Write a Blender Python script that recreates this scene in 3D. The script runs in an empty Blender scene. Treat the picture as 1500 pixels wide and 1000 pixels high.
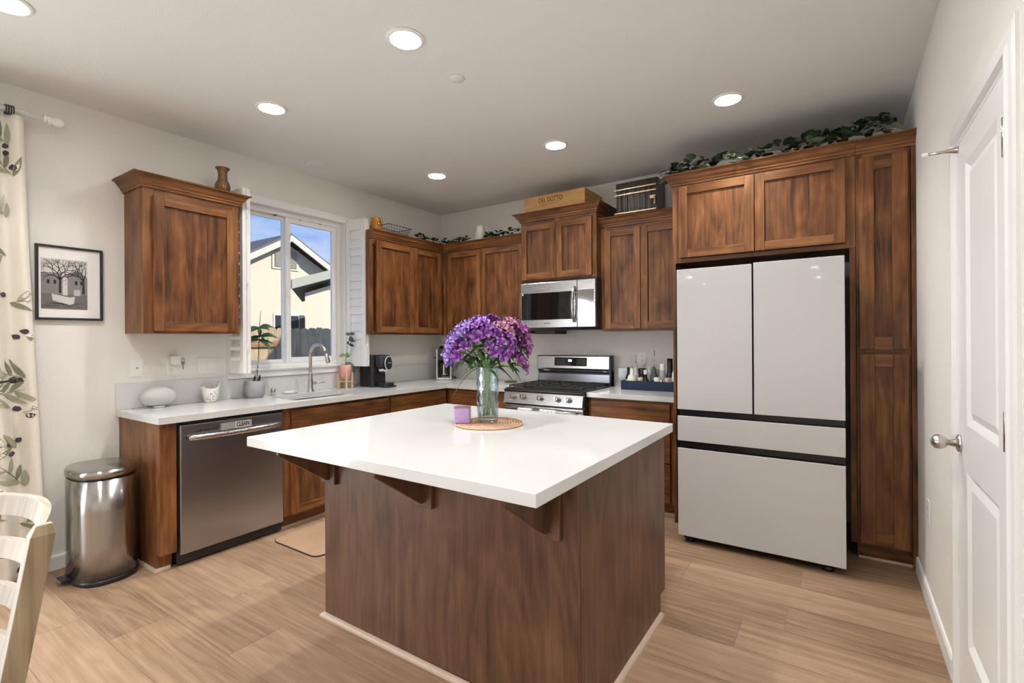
import bpy, bmesh, math, random
from mathutils import Vector, Matrix
R0 = random.Random(7)
PI = math.pi
SC = bpy.context.scene
COL = SC.collection

# ------------------------------------------------------------------ camera, view, world, sun, window daylight
cd = bpy.data.cameras.new('camera'); cam = bpy.data.objects.new('camera', cd); COL.objects.link(cam)
CAM = Vector((3.9087, -4.3612, 1.3559)); YAW, ROLL, FPX = 0.5887, -0.0065, 720.18
fw = Vector((-math.sin(YAW), math.cos(YAW), 0)); rt = Vector((math.cos(YAW), math.sin(YAW), 0)); up = Vector((0, 0, 1))
r2 = rt*math.cos(ROLL) + up*math.sin(ROLL); u2 = -rt*math.sin(ROLL) + up*math.cos(ROLL)
cam.matrix_world = Matrix(((r2.x, u2.x, -fw.x, CAM.x), (r2.y, u2.y, -fw.y, CAM.y), (r2.z, u2.z, -fw.z, CAM.z), (0, 0, 0, 1)))
cd.sensor_fit = 'HORIZONTAL'; cd.sensor_width = 36; cd.lens = FPX/1500*36; cd.shift_y = -2.99/1500; cd.clip_start = .03
SC.camera = cam
VS = SC.view_settings; VS.view_transform = 'Standard'; VS.look = 'None'; VS.gamma = 1; VS.exposure = 0.12; VS.use_curve_mapping = False

W = bpy.data.worlds.new('sky'); SC.world = W; W.use_nodes = True
nt = W.node_tree; nt.nodes.clear(); N = nt.nodes.new; L = nt.links.new
tc = N('ShaderNodeTexCoord'); sp = N('ShaderNodeSeparateXYZ'); L(tc.outputs['Generated'], sp.inputs[0])
gr = N('ShaderNodeValToRGB'); gr.color_ramp.elements[0].color = (.34, .55, .95, 1); gr.color_ramp.elements[1].color = (.09, .24, .74, 1); gr.color_ramp.elements[1].position = .55
L(sp.outputs[2], gr.inputs[0])
mpw = N('ShaderNodeMapping'); mpw.inputs['Scale'].default_value = (3, 3, 9); mpw.inputs['Location'].default_value = (.9, .3, .25); L(tc.outputs['Generated'], mpw.inputs[0])
cn = N('ShaderNodeTexNoise'); cn.inputs['Scale'].default_value = 1.3; cn.inputs['Detail'].default_value = 6; L(mpw.outputs[0], cn.inputs['Vector'])
cr = N('ShaderNodeValToRGB'); cr.color_ramp.elements[0].position = .50; cr.color_ramp.elements[1].position = .78; L(cn.outputs[0], cr.inputs[0])
mx = N('ShaderNodeMix'); mx.data_type = 'RGBA'; L(cr.outputs[0], mx.inputs[0]); L(gr.outputs[0], mx.inputs[6]); mx.inputs[7].default_value = (.9, .93, 1, 1)
bg = N('ShaderNodeBackground'); bg.inputs[1].default_value = 1.05; L(mx.outputs[2], bg.inputs[0])
wo = N('ShaderNodeOutputWorld'); L(bg.outputs[0], wo.inputs[0])

def lamp(name, kind, loc, energy, color=(1, 1, 1), direction=(0, 0, -1), **kw):
    l = bpy.data.lights.new(name, kind); l.energy = energy; l.color = color
    for k, v in kw.items(): setattr(l, k, v)
    o = bpy.data.objects.new(name, l); COL.objects.link(o); o.location = loc
    o.rotation_euler = Vector(direction).to_track_quat('-Z', 'Y').to_euler(); return o
lamp('sun', 'SUN', (6, 6, 12), 5.3, (1, .95, .86), Vector((-.72, -.42, -.62)), angle=.01)
# daylight entering the great room: the sliding door, and an unseen side window added for more light
lamp('daylight_slider', 'AREA', (-.12, -5.2, 1.15), 74, (.95, .98, 1), (1, 0, 0), shape='RECTANGLE', size=1.9, size_y=2.0)
lamp('added_daylight_side', 'AREA', (-.12, -9.3, 1.30), 110, (.95, .98, 1), (1, 0, 0), shape='RECTANGLE', size=2.4, size_y=1.8)

# ------------------------------------------------------------------ helpers
def _bsdf(m):
    return m.node_tree.nodes['Principled BSDF']
def simple(name, col, rough=.5, metal=0, spec=.5, noise=.05, nscale=40, bump=0, bscale=200, **kw):
    m = bpy.data.materials.new(name); m.use_nodes = True; t = m.node_tree; b = _bsdf(m)
    n = t.nodes.new('ShaderNodeTexNoise'); n.inputs['Scale'].default_value = nscale; n.inputs['Detail'].default_value = 3
    c = t.nodes.new('ShaderNodeTexCoord'); t.links.new(c.outputs['Object'], n.inputs['Vector'])
    mix = t.nodes.new('ShaderNodeMix'); mix.data_type = 'RGBA'; t.links.new(n.outputs[0], mix.inputs[0])
    mix.inputs[6].default_value = tuple(x*(1-noise) for x in col) + (1,); mix.inputs[7].default_value = tuple(min(1, x*(1+noise)) for x in col) + (1,)
    t.links.new(mix.outputs[2], b.inputs['Base Color'])
    b.inputs['Roughness'].default_value = rough; b.inputs['Metallic'].default_value = metal; b.inputs['Specular IOR Level'].default_value = spec
    if bump:
        n2 = t.nodes.new('ShaderNodeTexNoise'); n2.inputs['Scale'].default_value = bscale; n2.inputs['Detail'].default_value = 2
        t.links.new(c.outputs['Object'], n2.inputs['Vector'])
        bp = t.nodes.new('ShaderNodeBump'); bp.inputs['Strength'].default_value = bump; bp.inputs['Distance'].default_value = .01
        t.links.new(n2.outputs[0], bp.inputs['Height']); t.links.new(bp.outputs[0], b.inputs['Normal'])
    for k, v in kw.items(): b.inputs[k].default_value = v
    return m
def wood(name, dark, mid, light, rough=.38, u=1.0, v=14, blotch=1.0, rings=9, coat=.15, fine=.25, tone=.22, cath=.22):
    m = bpy.data.materials.new(name); m.use_nodes = True; t = m.node_tree; b = _bsdf(m); A = t.nodes.new; K = t.links.new
    uv = A('ShaderNodeUVMap'); uv.uv_map = 'UVMap'
    def noise(su, sv, det, sc=1, dist=0):
        mp = A('ShaderNodeMapping'); mp.inputs['Scale'].default_value = (su, sv, 1); K(uv.outputs[0], mp.inputs[0])
        n = A('ShaderNodeTexNoise'); n.inputs['Scale'].default_value = sc; n.inputs['Detail'].default_value = det; n.inputs['Distortion'].default_value = dist
        K(mp.outputs[0], n.inputs['Vector']); return n.outputs[0]
    def math_(op, a, bb):
        q = A('ShaderNodeMath'); q.operation = op
        for i, x in enumerate((a, bb)):
            if isinstance(x, (int, float)): q.inputs[i].default_value = x
            else: K(x, q.inputs[i])
        return q.outputs[0]
    g1 = noise(u*.9, v*2.6, 4)                  # streaks along the grain
    g2 = noise(u*7, v*16, 3)                    # fine pores
    c0 = noise(u*.9, v*.42, 2, 1, .2)           # cathedral field
    cat = math_('PINGPONG', math_('MULTIPLY', c0, rings), .5)
    bl = noise(3.2*u, v*.55, 3, 1, .5)          # stain blotches
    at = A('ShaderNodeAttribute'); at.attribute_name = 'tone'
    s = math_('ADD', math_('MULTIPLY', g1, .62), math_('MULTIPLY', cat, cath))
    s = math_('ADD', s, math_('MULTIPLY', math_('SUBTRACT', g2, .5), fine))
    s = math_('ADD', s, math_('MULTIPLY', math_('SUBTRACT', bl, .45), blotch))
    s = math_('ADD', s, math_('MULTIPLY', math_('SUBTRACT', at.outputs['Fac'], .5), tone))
    r = A('ShaderNodeValToRGB'); e = r.color_ramp.elements
    e[0].position = .12; e[0].color = dark + (1,); e[1].position = .75; e[1].color = light + (1,)
    k = e.new(.42); k.color = mid + (1,)
    K(s, r.inputs[0]); K(r.outputs[0], b.inputs['Base Color'])
    b.inputs['Specular IOR Level'].default_value = .36; b.inputs['Roughness'].default_value = rough; b.inputs['Coat Weight'].default_value = coat; b.inputs['Coat Roughness'].default_value = .25
    bp = A('ShaderNodeBump'); bp.inputs['Strength'].default_value = .08; bp.inputs['Distance'].default_value = .004
    K(g2, bp.inputs['Height']); K(bp.outputs[0], b.inputs['Normal'])
    return m
def brushed(name, col, rough=.27, axis=2, stretch=90):
    m = simple(name, col, rough, 1.0, .5, .04, 8); t = m.node_tree; b = _bsdf(m)
    c = t.nodes.new('ShaderNodeTexCoord'); mp = t.nodes.new('ShaderNodeMapping'); s = [stretch]*3; s[axis] = 1.2
    mp.inputs['Scale'].default_value = s; t.links.new(c.outputs['Object'], mp.inputs[0])
    n = t.nodes.new('ShaderNodeTexNoise'); n.inputs['Scale'].default_value = 3; n.inputs['Detail'].default_value = 2; t.links.new(mp.outputs[0], n.inputs['Vector'])
    mr = t.nodes.new('ShaderNodeMapRange'); mr.inputs[3].default_value = rough*.75; mr.inputs[4].default_value = rough*1.35
    t.links.new(n.outputs[0], mr.inputs[0]); t.links.new(mr.outputs[0], b.inputs['Roughness']); return m
def streaked(name, col, rough, amount, radial=False):
    m = simple(name, col, rough, 1, .5, .02, 6); t = m.node_tree; b = _bsdf(m); tg = t.nodes.new('ShaderNodeTangent')
    if radial: tg.direction_type = 'RADIAL'; tg.axis = 'Z'
    else: tg.direction_type = 'UV_MAP'; tg.uv_map = 'UVMap'
    t.links.new(tg.outputs[0], b.inputs['Tangent']); b.inputs['Anisotropic Rotation'].default_value = .25 if radial else 0; b.inputs['Anisotropic'].default_value = amount; return m
def emit(name, col, strength):
    m = bpy.data.materials.new(name); m.use_nodes = True; b = _bsdf(m)
    b.inputs['Base Color'].default_value = (0.8, .8, .8, 1); b.inputs['Emission Color'].default_value = col + (1,); b.inputs['Emission Strength'].default_value = strength
    return m
def thin_glass(name, tint=(1, 1, 1), refl=1.0, ior=1.45, facet=0):
    m = bpy.data.materials.new(name); m.use_nodes = True; t = m.node_tree; t.nodes.clear(); A = t.nodes.new; K = t.links.new
    tr = A('ShaderNodeBsdfTransparent'); tr.inputs[0].default_value = tint + (1,)
    gl = A('ShaderNodeBsdfGlossy'); gl.inputs['Roughness'].default_value = .02
    fr = A('ShaderNodeLayerWeight'); fr.inputs[0].default_value = .5
    pw = A('ShaderNodeMath'); pw.operation = 'POWER'; pw.inputs[1].default_value = 4; K(fr.outputs['Facing'], pw.inputs[0])
    mu = A('ShaderNodeMath'); mu.operation = 'MULTIPLY_ADD'; mu.inputs[1].default_value = .55*refl; mu.inputs[2].default_value = .04*refl; K(pw.outputs[0], mu.inputs[0])
    mi = A('ShaderNodeMixShader'); K(mu.outputs[0], mi.inputs[0]); K(tr.outputs[0], mi.inputs[1]); K(gl.outputs[0], mi.inputs[2])
    if facet:
        c = A('ShaderNodeTexCoord'); n = A('ShaderNodeTexVoronoi'); n.inputs['Scale'].default_value = facet; K(c.outputs['Object'], n.inputs['Vector'])
        bp = A('ShaderNodeBump'); bp.inputs['Strength'].default_value = .5; K(n.outputs[0], bp.inputs['Height']); K(bp.outputs[0], gl.inputs['Normal']); K(bp.outputs[0], fr.inputs['Normal'])
    o = A('ShaderNodeOutputMaterial'); K(mi.outputs[0], o.inputs[0]); return m

class B:
    """collects shapes in world (or local) coordinates; build() links them as one mesh object"""
    tone = None
    def __init__(s):
        s.bm = bmesh.new(); s.uv = s.bm.loops.layers.uv.new('UVMap'); s.tn = s.bm.loops.layers.float_color.new('tone')
    def fin(s, faces, grain='z', mat=0, smooth=False, off=None, tone=None):
        off = off or (R0.uniform(0, 40), R0.uniform(0, 40)); gi = 'xyz'.index(grain); tone = s.tone if tone is None else tone; tv = R0.random() if tone is None else R0.uniform(*tone) if isinstance(tone, tuple) else tone; tv = (tv, tv, tv, 1)
        for f in faces:
            f.material_index = mat; f.smooth = smooth; f.normal_update(); n = f.normal
            ax = max(range(3), key=lambda i: abs(n[i])); oth = [i for i in range(3) if i != ax]
            if gi in oth: ui = gi; vi = [i for i in oth if i != gi][0]
            else: ui, vi = oth
            for l in f.loops: l[s.uv].uv = (l.vert.co[ui] + off[0], l.vert.co[vi] + off[1]); l[s.tn] = tv
        return faces
    def face(s, pts, mat=0, grain='z', smooth=False):
        f = s.bm.faces.new([s.bm.verts.new(p) for p in pts]); s.fin([f], grain, mat, smooth); return f
    def box(s, p0, p1, grain='z', mat=0):
        a = [min(p0[i], p1[i]) for i in range(3)]; b = [max(p0[i], p1[i]) for i in range(3)]
        v = [s.bm.verts.new((x, y, z)) for x in (a[0], b[0]) for y in (a[1], b[1]) for z in (a[2], b[2])]
        ids = ((0, 1, 3, 2), (4, 6, 7, 5), (0, 4, 5, 1), (2, 3, 7, 6), (0, 2, 6, 4), (1, 5, 7, 3))
        s.fin([s.bm.faces.new([v[i] for i in q]) for q in ids], grain, mat); return s
    def mbox(s, M, a0, a1, d0, d1, z0, z1, grain='z', mat=0):
        return s.box(M(a0, d0, z0), M(a1, d1, z1), grain, mat)
    def prism(s, poly, off, grain='z', mat=0, smooth=False):
        """extrude the 3-D polygon by vector off"""
        off = Vector(off); a = [s.bm.verts.new(p) for p in poly]; b = [s.bm.verts.new(Vector(p)+off) for p in poly]; n = len(a)
        fs = [s.bm.faces.new(a), s.bm.faces.new(list(reversed(b)))] + [s.bm.faces.new((a[i], b[i], b[(i+1) % n], a[(i+1) % n])) for i in range(n)]
        s.fin(fs, grain, mat, smooth); return s
    def loft(s, rings, closed_u=True, cap=True, mat=0, smooth=True, grain='z', loop=False):
        vs = [[s.bm.verts.new(p) for p in r] for r in rings]; n = len(vs[0]); fs = []
        rng = range(len(vs)) if loop else range(len(vs)-1)
        for i in rng:
            A, C = vs[i], vs[(i+1) % len(vs)]
            for j in range(n if closed_u else n-1):
                k = (j+1) % n; fs.append(s.bm.faces.new((A[j], A[k], C[k], C[j])))
        caps = []
        if cap and closed_u and not loop: caps = [s.bm.faces.new(vs[0]), s.bm.faces.new(list(reversed(vs[-1])))]
        s.fin(fs, grain, mat, smooth); s.fin(caps, grain, mat, False); return s
    def lathe(s, prof, c=(0, 0, 0), seg=32, axis='z', mat=0, cap=True, smooth=True, fn=None):
        rings = []
        for r, h in prof:
            ring = []
            for i in range(seg):
                t = 2*PI*i/seg; x, y = r*math.cos(t), r*math.sin(t)
                p = {'z': (x, y, h), 'x': (h, x, y), 'y': (x, h, y)}[axis]
                p = Vector(p); p = fn(p, t) if fn else p
                ring.append(p + Vector(c))
            rings.append(ring)
        return s.loft(rings, True, cap, mat, smooth)
    def tube(s, pts, r, seg=10, mat=0, closed=False, smooth=True, cap=True):
        pts = [Vector(p) for p in pts]; n = len(pts); rings = []; prev = None
        for i, p in enumerate(pts):
            if closed: d = pts[(i+1) % n] - pts[i-1]
            else: d = pts[min(i+1, n-1)] - pts[max(i-1, 0)]
            d.normalize()
            if prev is None:
                a = d.orthogonal().normalized()
            else:
                a = prev - d*prev.dot(d)
                a = a.normalized() if a.length > 1e-6 else d.orthogonal().normalized()
            prev = a; b = d.cross(a); rr = r[i] if isinstance(r, (list, tuple)) else r
            rings.append([p + (a*math.cos(2*PI*k/seg) + b*math.sin(2*PI*k/seg))*rr for k in range(seg)])
        return s.loft(rings, True, cap, mat, smooth, loop=closed)
    def ball(s, c, r, seg=16, rings=10, mat=0, fn=None):
        rx, ry, rz = r if isinstance(r, (list, tuple)) else (r, r, r); rs = []
        for i in range(rings+1):
            ph = -PI/2 + PI*(.02 + .96*i/rings)
            ring = [Vector((rx*math.cos(ph)*math.cos(2*PI*k/seg), ry*math.cos(ph)*math.sin(2*PI*k/seg), rz*math.sin(ph))) for k in range(seg)]
            rs.append([(fn(p) if fn else p) + Vector(c) for p in ring])
        return s.loft(rs, True, True, mat, True)
    def surf(s, fn, nu, nv, mat=0, smooth=True):
        vs = [[s.bm.verts.new(fn(i/nu, j/nv)) for j in range(nv+1)] for i in range(nu+1)]
        s.fin([s.bm.faces.new((vs[i][j], vs[i+1][j], vs[i+1][j+1], vs[i][j+1])) for i in range(nu) for j in range(nv)], 'z', mat, smooth); return s
    def sweep(s, path, prof, mat=0, d0=None, d1=None, z=0, side=1, tone=.6):
        """prof (out, z) carried along the plan path; out is to the right of travel"""
        P = [Vector((p[0], p[1], 0)) for p in path]; n = len(P); dirs = [(P[i+1]-P[i]).normalized() for i in range(n-1)]; rings = []
        for i in range(n):
            a = dirs[i-1] if i > 0 else (Vector(d0) if d0 else dirs[0]); b = dirs[i] if i < n-1 else (Vector(d1) if d1 else dirs[-1])
            na = Vector((a.y, -a.x, 0))*side; nb = Vector((b.y, -b.x, 0))*side; m = (na+nb).normalized(); m = m/max(.2, m.dot(na))
            rings.append([P[i] + m*o + Vector((0, 0, z+h)) for o, h in prof])
        for i in range(n-1):
            vs = [[s.bm.verts.new(p) for p in rings[i]], [s.bm.verts.new(p) for p in rings[i+1]]]; k = len(prof)
            fs = [s.bm.faces.new((vs[0][j], vs[0][(j+1) % k], vs[1][(j+1) % k], vs[1][j])) for j in range(k)]
            if i == 0: fs.append(s.bm.faces.new(vs[0]))
            if i == n-2: fs.append(s.bm.faces.new(list(reversed(vs[1]))))
            s.fin(fs, 'x' if abs(dirs[i].x) > abs(dirs[i].y) else 'y', mat, tone=tone)
        return s
    def build(s, name, mats, parent=None, bevel=0, seg=2, subsurf=0, solid=0, recalc=True):
        if recalc: bmesh.ops.recalc_face_normals(s.bm, faces=s.bm.faces[:])
        o0 = None
        if parent is not None:
            p = parent
            while p.parent is not None: p = p.parent
            o0 = p.location.copy()
        me = bpy.data.meshes.new(name)
        if parent is None:
            vs = s.bm.verts; k = [v.co for v in vs]; o0 = Vector(((min(c.x for c in k)+max(c.x for c in k))/2, (min(c.y for c in k)+max(c.y for c in k))/2, min(c.z for c in k)))
        for v in s.bm.verts: v.co -= o0
        s.bm.to_mesh(me); s.bm.free()
        for m in (mats if isinstance(mats, (list, tuple)) else [mats]): me.materials.append(m)
        o = bpy.data.objects.new(name, me); COL.objects.link(o)
        if parent is None: o.location = o0
        else: o.parent = parent
        if solid: md = o.modifiers.new('solid', 'SOLIDIFY'); md.thickness = solid; md.offset = 0
        if bevel: md = o.modifiers.new('bevel', 'BEVEL'); md.width = bevel; md.segments = seg; md.limit_method = 'ANGLE'; md.angle_limit = .6
        if subsurf: md = o.modifiers.new('sub', 'SUBSURF'); md.levels = subsurf; md.render_levels = subsurf
        return o
def thing(name, label, cat, loc=(0, 0, 0), group=None):
    o = bpy.data.objects.new(name, None); COL.objects.link(o); o.location = loc; o.empty_display_size = .05
    o['label'] = label; o['category'] = cat
    if group: o['group'] = group
    return o
def tag(o, label, cat, group=None):
    o['label'] = label; o['category'] = cat
    if group: o['group'] = group
    return o
def struct(o, label=None):
    o['kind'] = 'structure'
    if label: o['label'] = label
    return o
def sroot(name, loc=(0, 0, 0), label=None):
    o = bpy.data.objects.new(name, None); COL.objects.link(o); o.location = loc; return struct(o, label)
def copy_tree(o, parent=None):
    c = o.copy(); COL.objects.link(c)
    if parent is not None: c.parent = parent
    for ch in o.children: copy_tree(ch, c)
    return c
def text(name, s, size, mat, parent, loc, rot, extrude=.0006, squash=1.0, bold=0):
    cu = bpy.data.curves.new(name, 'FONT'); cu.body = s; cu.size = size; cu.extrude = extrude; cu.align_x = 'CENTER'; cu.align_y = 'CENTER'; cu.offset = bold; cu.materials.append(mat)
    tmp = bpy.data.objects.new(name+'_outline', cu); COL.objects.link(tmp); bpy.context.view_layer.update()
    me = bpy.data.meshes.new_from_object(tmp.evaluated_get(bpy.context.evaluated_depsgraph_get())); bpy.data.objects.remove(tmp); bpy.data.curves.remove(cu)
    me.name = name; me.materials.clear(); me.materials.append(mat); o = bpy.data.objects.new(name, me); COL.objects.link(o); o.parent = parent
    p = parent
    while p.parent is not None: p = p.parent
    o.location = Vector(loc) - p.location; o.rotation_euler = rot; o.scale = (squash, 1, 1); return o
def ML(face): return lambda a, d, z: (face+d, a, z)          # cabinets on the window wall
def MB(face): return lambda a, d, z: (a, -(face+d), z)       # cabinets on the stove wall
def arc(c, r, a0, a1, n, ax=('x', 'z')):
    out = []
    for i in range(n+1):
        t = a0+(a1-a0)*i/n; p = Vector(c); p['xyz'.index(ax[0])] += r*math.cos(t); p['xyz'.index(ax[1])] += r*math.sin(t); out.append(p)
    return out
def rrect(x0, y0, x1, y1, r, n=6):
    pts = []
    for cx, cy, a in ((x1-r, y1-r, 0), (x0+r, y1-r, PI/2), (x0+r, y0+r, PI), (x1-r, y0+r, 1.5*PI)):
        pts += [(cx+r*math.cos(a+PI/2*i/n), cy+r*math.sin(a+PI/2*i/n)) for i in range(n+1)]
    return pts

# ------------------------------------------------------------------ materials
WOOD = wood('stained_alder', (.050, .018, .007), (.168, .064, .020), (.31, .135, .048), blotch=.9, rough=.42, coat=.06, fine=.38, cath=.28)
WOODI = wood('island_veneer', (.045, .021, .011), (.110, .052, .027), (.178, .090, .048), blotch=.6, v=10, cath=.34, fine=.35)
OAK = wood('oak_plank', (.225, .142, .086), (.355, .230, .146), (.465, .318, .215), rough=.40, u=.8, v=15, blotch=.35, rings=9, coat=0, fine=.5, tone=.27, cath=.30)
PINE = wood('wine_crate_pine', (.36, .19, .07), (.52, .30, .12), (.64, .41, .19), rough=.6, blotch=.4, coat=0)
CHW = wood('whitewashed_wood', (.42, .37, .31), (.58, .53, .46), (.70, .66, .60), rough=.6, blotch=.5, coat=0, v=20)
CHN = wood('worn_chair_wood', (.20, .145, .082), (.35, .265, .165), (.48, .395, .28), rough=.6, blotch=.5, coat=0, v=20)
BAMB = wood('pale_bamboo', (.58, .38, .20), (.72, .50, .29), (.80, .60, .38), rough=.5, blotch=.2, coat=0)
FENCE = wood('weathered_cedar', (.26, .20, .12), (.50, .38, .23), (.68, .53, .33), rough=.8, blotch=.6, coat=0)
WALL = simple('warm_white_wall', (.82, .805, .76), .85, noise=.015, nscale=3, bump=.25, bscale=110)
CEIL = simple('ceiling_paint', (.775, .79, .77), .9, noise=.02, nscale=3, bump=.2, bscale=110)
TRIM = simple('white_trim_paint', (.86, .86, .85), .35, noise=.01)
QUARTZ = simple('white_quartz', (.69, .695, .695), .09, noise=.02, nscale=5, spec=.55)
STEEL = brushed('stainless_steel', (.56, .55, .54), .26, 0)
STEELD = streaked('dark_stainless', (.41, .42, .46), .30, .8)
STEELV = streaked('can_stainless', (.42, .41, .40), .24, .85, True)
NICKEL = simple('brushed_nickel', (.56, .54, .51), .27, 1)
CHROME = simple('chrome', (.75, .75, .75), .08, 1)
BLACKG = simple('black_glass', (.012, .012, .014), .04, spec=.6)
BLACKM = simple('black_enamel', (.018, .018, .02), .35)
IRON = simple('cast_iron', (.022, .022, .023), .6, bump=.1, bscale=300)
BLACKP = simple('black_plastic', (.016, .017, .022), .25)
FRIDGE = simple('white_glass_panel', (.62, .625, .62), .035, noise=.005, spec=.38)
WPLAS = simple('white_plastic', (.84, .84, .82), .35, noise=.01)
BEIGE = simple('light_beige_strip', (.55, .44, .34), .5, noise=.08, nscale=15)
SHOE = simple('shoe_moulding_paint', (.52, .40, .31), .45, noise=.12, nscale=25)
GAPM = simple('floor_joint', (.27, .18, .12), .7)
LENS = emit('light_lens', (1, .97, .91), 60)
DARK = simple('dark_void', (.01, .01, .01), .9)
PANE = thin_glass('window_pane_glass', (.96, .97, .97), .7)
GLASS = thin_glass('vase_glass', (.90, .96, .98), 2.6)
CLEAR = thin_glass('clear_glass', (.95, .96, .96), 1.0)
GFAB = simple('grey_mesh_fabric', (.55, .55, .54), .9, bump=.4, bscale=900)
GCER = simple('grey_ceramic', (.36, .36, .37), .55, noise=.04)
PINK = simple('pink_ceramic', (.70, .36, .29), .55, noise=.05)
LEAF = simple('deep_green_leaf', (.045, .11, .034), .45, noise=.5, nscale=14)
LEAFL = simple('light_green_leaf', (.13, .25, .06), .45, noise=.4, nscale=14)
LEAFD = simple('dark_ivy_leaf', (.022, .045, .022), .4, noise=.5, nscale=30)
LEAFV = simple('cream_variegation', (.34, .38, .24), .5, noise=.3, nscale=30)
STEM = simple('green_stem', (.24, .36, .10), .5, noise=.3)
BARK = simple('brown_stem', (.10, .065, .035), .8, noise=.3)

# ------------------------------------------------------------------ room shell
XW, YR, H = 4.278, -12.6, 2.822
b = B()
rows = [(-12.78 + .25*k) for k in range(52)]
joints = {-3.78: (.803,), -3.53: (1.14,), -3.28: (1.702,), -1.78: (3.684,)}
for k, y0 in enumerate(rows):
    y1 = y0 + .25; near = [j for j in joints if abs(j-y0) < .03]
    j0 = joints[near[0]][0] if near else (k*.57) % 1.5
    x = j0 - 1.5*math.ceil(j0/1.5)
    while x < XW:
        xa, xb = max(0, x), min(XW, x+1.5); ya, yb = max(YR, y0), min(0, y1)
        if xb-xa > .01 and yb-ya > .01:
            b.face([(xa+.0012, ya+.0012, 0), (xb-.0012, ya+.0012, 0), (xb-.0012, yb-.0012, 0), (xa+.0012, yb-.0012, 0)], 0, 'x')
        x += 1.5
b.face([(0, YR, -.0015), (XW, YR, -.0015), (XW, 0, -.0015), (0, 0, -.0015)], 1)
b.box((-.15, YR-.15, -.12), (XW+.15, .15, -.02), 'x', 1)
struct(b.build('floor', [OAK, GAPM]), 'light oak plank floor running toward the window wall')
b = B(); b.box((-.15, YR-.15, H), (XW+.15, .15, H+.12)); struct(b.build('ceiling', CEIL), 'flat grey-white ceiling with recessed lights')
# the fence outside is shaded by an unseen block added further down
WY0, WY1, WZ0, WZ1 = -2.385, -1.375, 1.12, 2.465      # kitchen window opening
SY0, SY1, SZ1 = -6.15, -4.15, 2.15                     # sliding door opening
b = B()
TY0, TY1, TZ0, TZ1 = -10.55, -8.05, .4, 2.2                # unseen side window, added for its daylight
for y0, y1, z0, z1 in ((YR-.15, TY0, 0, H), (TY0, TY1, 0, TZ0), (TY0, TY1, TZ1, H), (TY1, SY0, 0, H), (SY0, SY1, SZ1, H), (SY1, WY0, 0, H), (WY0, WY1, 0, WZ0), (WY0, WY1, WZ1, H), (WY1, .15, 0, H)):
    b.box((-.13, y0, z0), (0, y1, z1))
struct(b.build('wall_left', WALL), 'off-white wall with the kitchen window')
b = B(); b.box((0, 0, 0), (XW, .15, H)); struct(b.build('wall_back', WALL), 'off-white wall behind the stove')
DY0, DY1, DZ1 = -2.60, -1.865, 2.085
b = B(); b.box((XW, YR-.15, 0), (XW+.13, DY0, H)); b.box((XW, DY1, 0), (XW+.13, .15, H)); b.box((XW, DY0, DZ1), (XW+.13, DY1, H))
struct(b.build('wall_right', WALL), 'off-white wall with the white panelled door')
b = B(); b.box((0, YR-.13, 0), (XW, YR, H))
struct(b.build('wall_rear', WALL), 'off-white wall far behind the camera')
BBP = [(0, 0), (.013, 0), (.013, .075), (.008, .085), (0, .085)]
b = B(); b.sweep([(0, -3.14), (0, SY1)], BBP, side=-1); struct(b.build('baseboard_left', TRIM), 'white baseboard on the window wall')
b = B(); b.sweep([(XW, DY1+.075), (XW, -.70)], BBP, side=-1); struct(b.build('baseboard_right', TRIM), 'white baseboard on the door wall')

# added side window and the sliding door (daylight comes through them)
w3_ = sroot('added_window', (-.06, -9.3, TZ0)); b = B()
for y in (TY0, (TY0+TY1)/2-.03, TY1-.06): b.box((-.10, y, TZ0), (-.03, y+.06, TZ1))
for z in (TZ0, TZ1-.06):
    for ya, yb in ((TY0+.06, (TY0+TY1)/2-.03), ((TY0+TY1)/2+.03, TY1-.06)): b.box((-.10, ya, z), (-.03, yb, z+.06))
b.build('window_frame', TRIM, w3_)
d2 = sroot('door_2', (-.06, -5.15, 0)); b = B()
for y in (SY0, (SY0+SY1)/2-.04, SY1-.08): b.box((-.10, y, 0), (-.03, y+.08, SZ1))
for z in (0, SZ1-.08):
    for ya, yb in ((SY0+.08, (SY0+SY1)/2-.04), ((SY0+SY1)/2+.04, SY1-.08)): b.box((-.10, ya, z), (-.03, yb, z+.08))
b.build('door_frame', TRIM, d2)

# ------------------------------------------------------------------ kitchen window
w1 = sroot('window_1', (0, -1.88, WZ0), 'white two-pane sliding window above the sink')
b = B(); c = .065
b.box((0, WY0-c, WZ1), (.022, WY1+c, WZ1+c)); b.box((0, WY0-c, WZ0), (.022, WY0, WZ1)); b.box((0, WY1, WZ0), (.022, WY1+c, WZ1))
b.build('window_casing', TRIM, w1, .004)
b = B(); b.box((-.10, WY0, WZ0-.002), (.045, WY1, WZ0+.018)); b.box((0, WY0-c, WZ0-.055), (.03, WY1+c, WZ0)); b.build('window_sill', TRIM, w1, .004)
b = B()
f = .042
b.box((-.115, WY0, WZ0+.018), (-.04, WY0+f, WZ1)); b.box((-.115, WY1-f, WZ0+.018), (-.04, WY1, WZ1))
b.box((-.115, WY0+f, WZ1-f), (-.04, WY1-f, WZ1)); b.box((-.115, WY0+f, WZ0+.018), (-.04, WY1-f, WZ0+.018+.03))
b.build('window_frame', TRIM, w1, .004)
mid = -1.895
def sash(y0, y1, x0, x1, s, nm):
    b = B(); z0, z1 = WZ0+.049, WZ1-f-.001
    b.box((x0, y0, z0), (x1, y0+s, z1)); b.box((x0, y1-s, z0), (x1, y1, z1)); b.box((x0, y0+s, z0), (x1, y1-s, z0+s)); b.box((x0, y0+s, z1-s), (x1, y1-s, z1))
    o = b.build(nm, TRIM, w1, .004)
    b = B(); b.box(((x0+x1)/2-.002, y0+s, z0+s), ((x0+x1)/2+.002, y1-s, z1-s)); b.build('pane', PANE, o); return o
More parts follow.
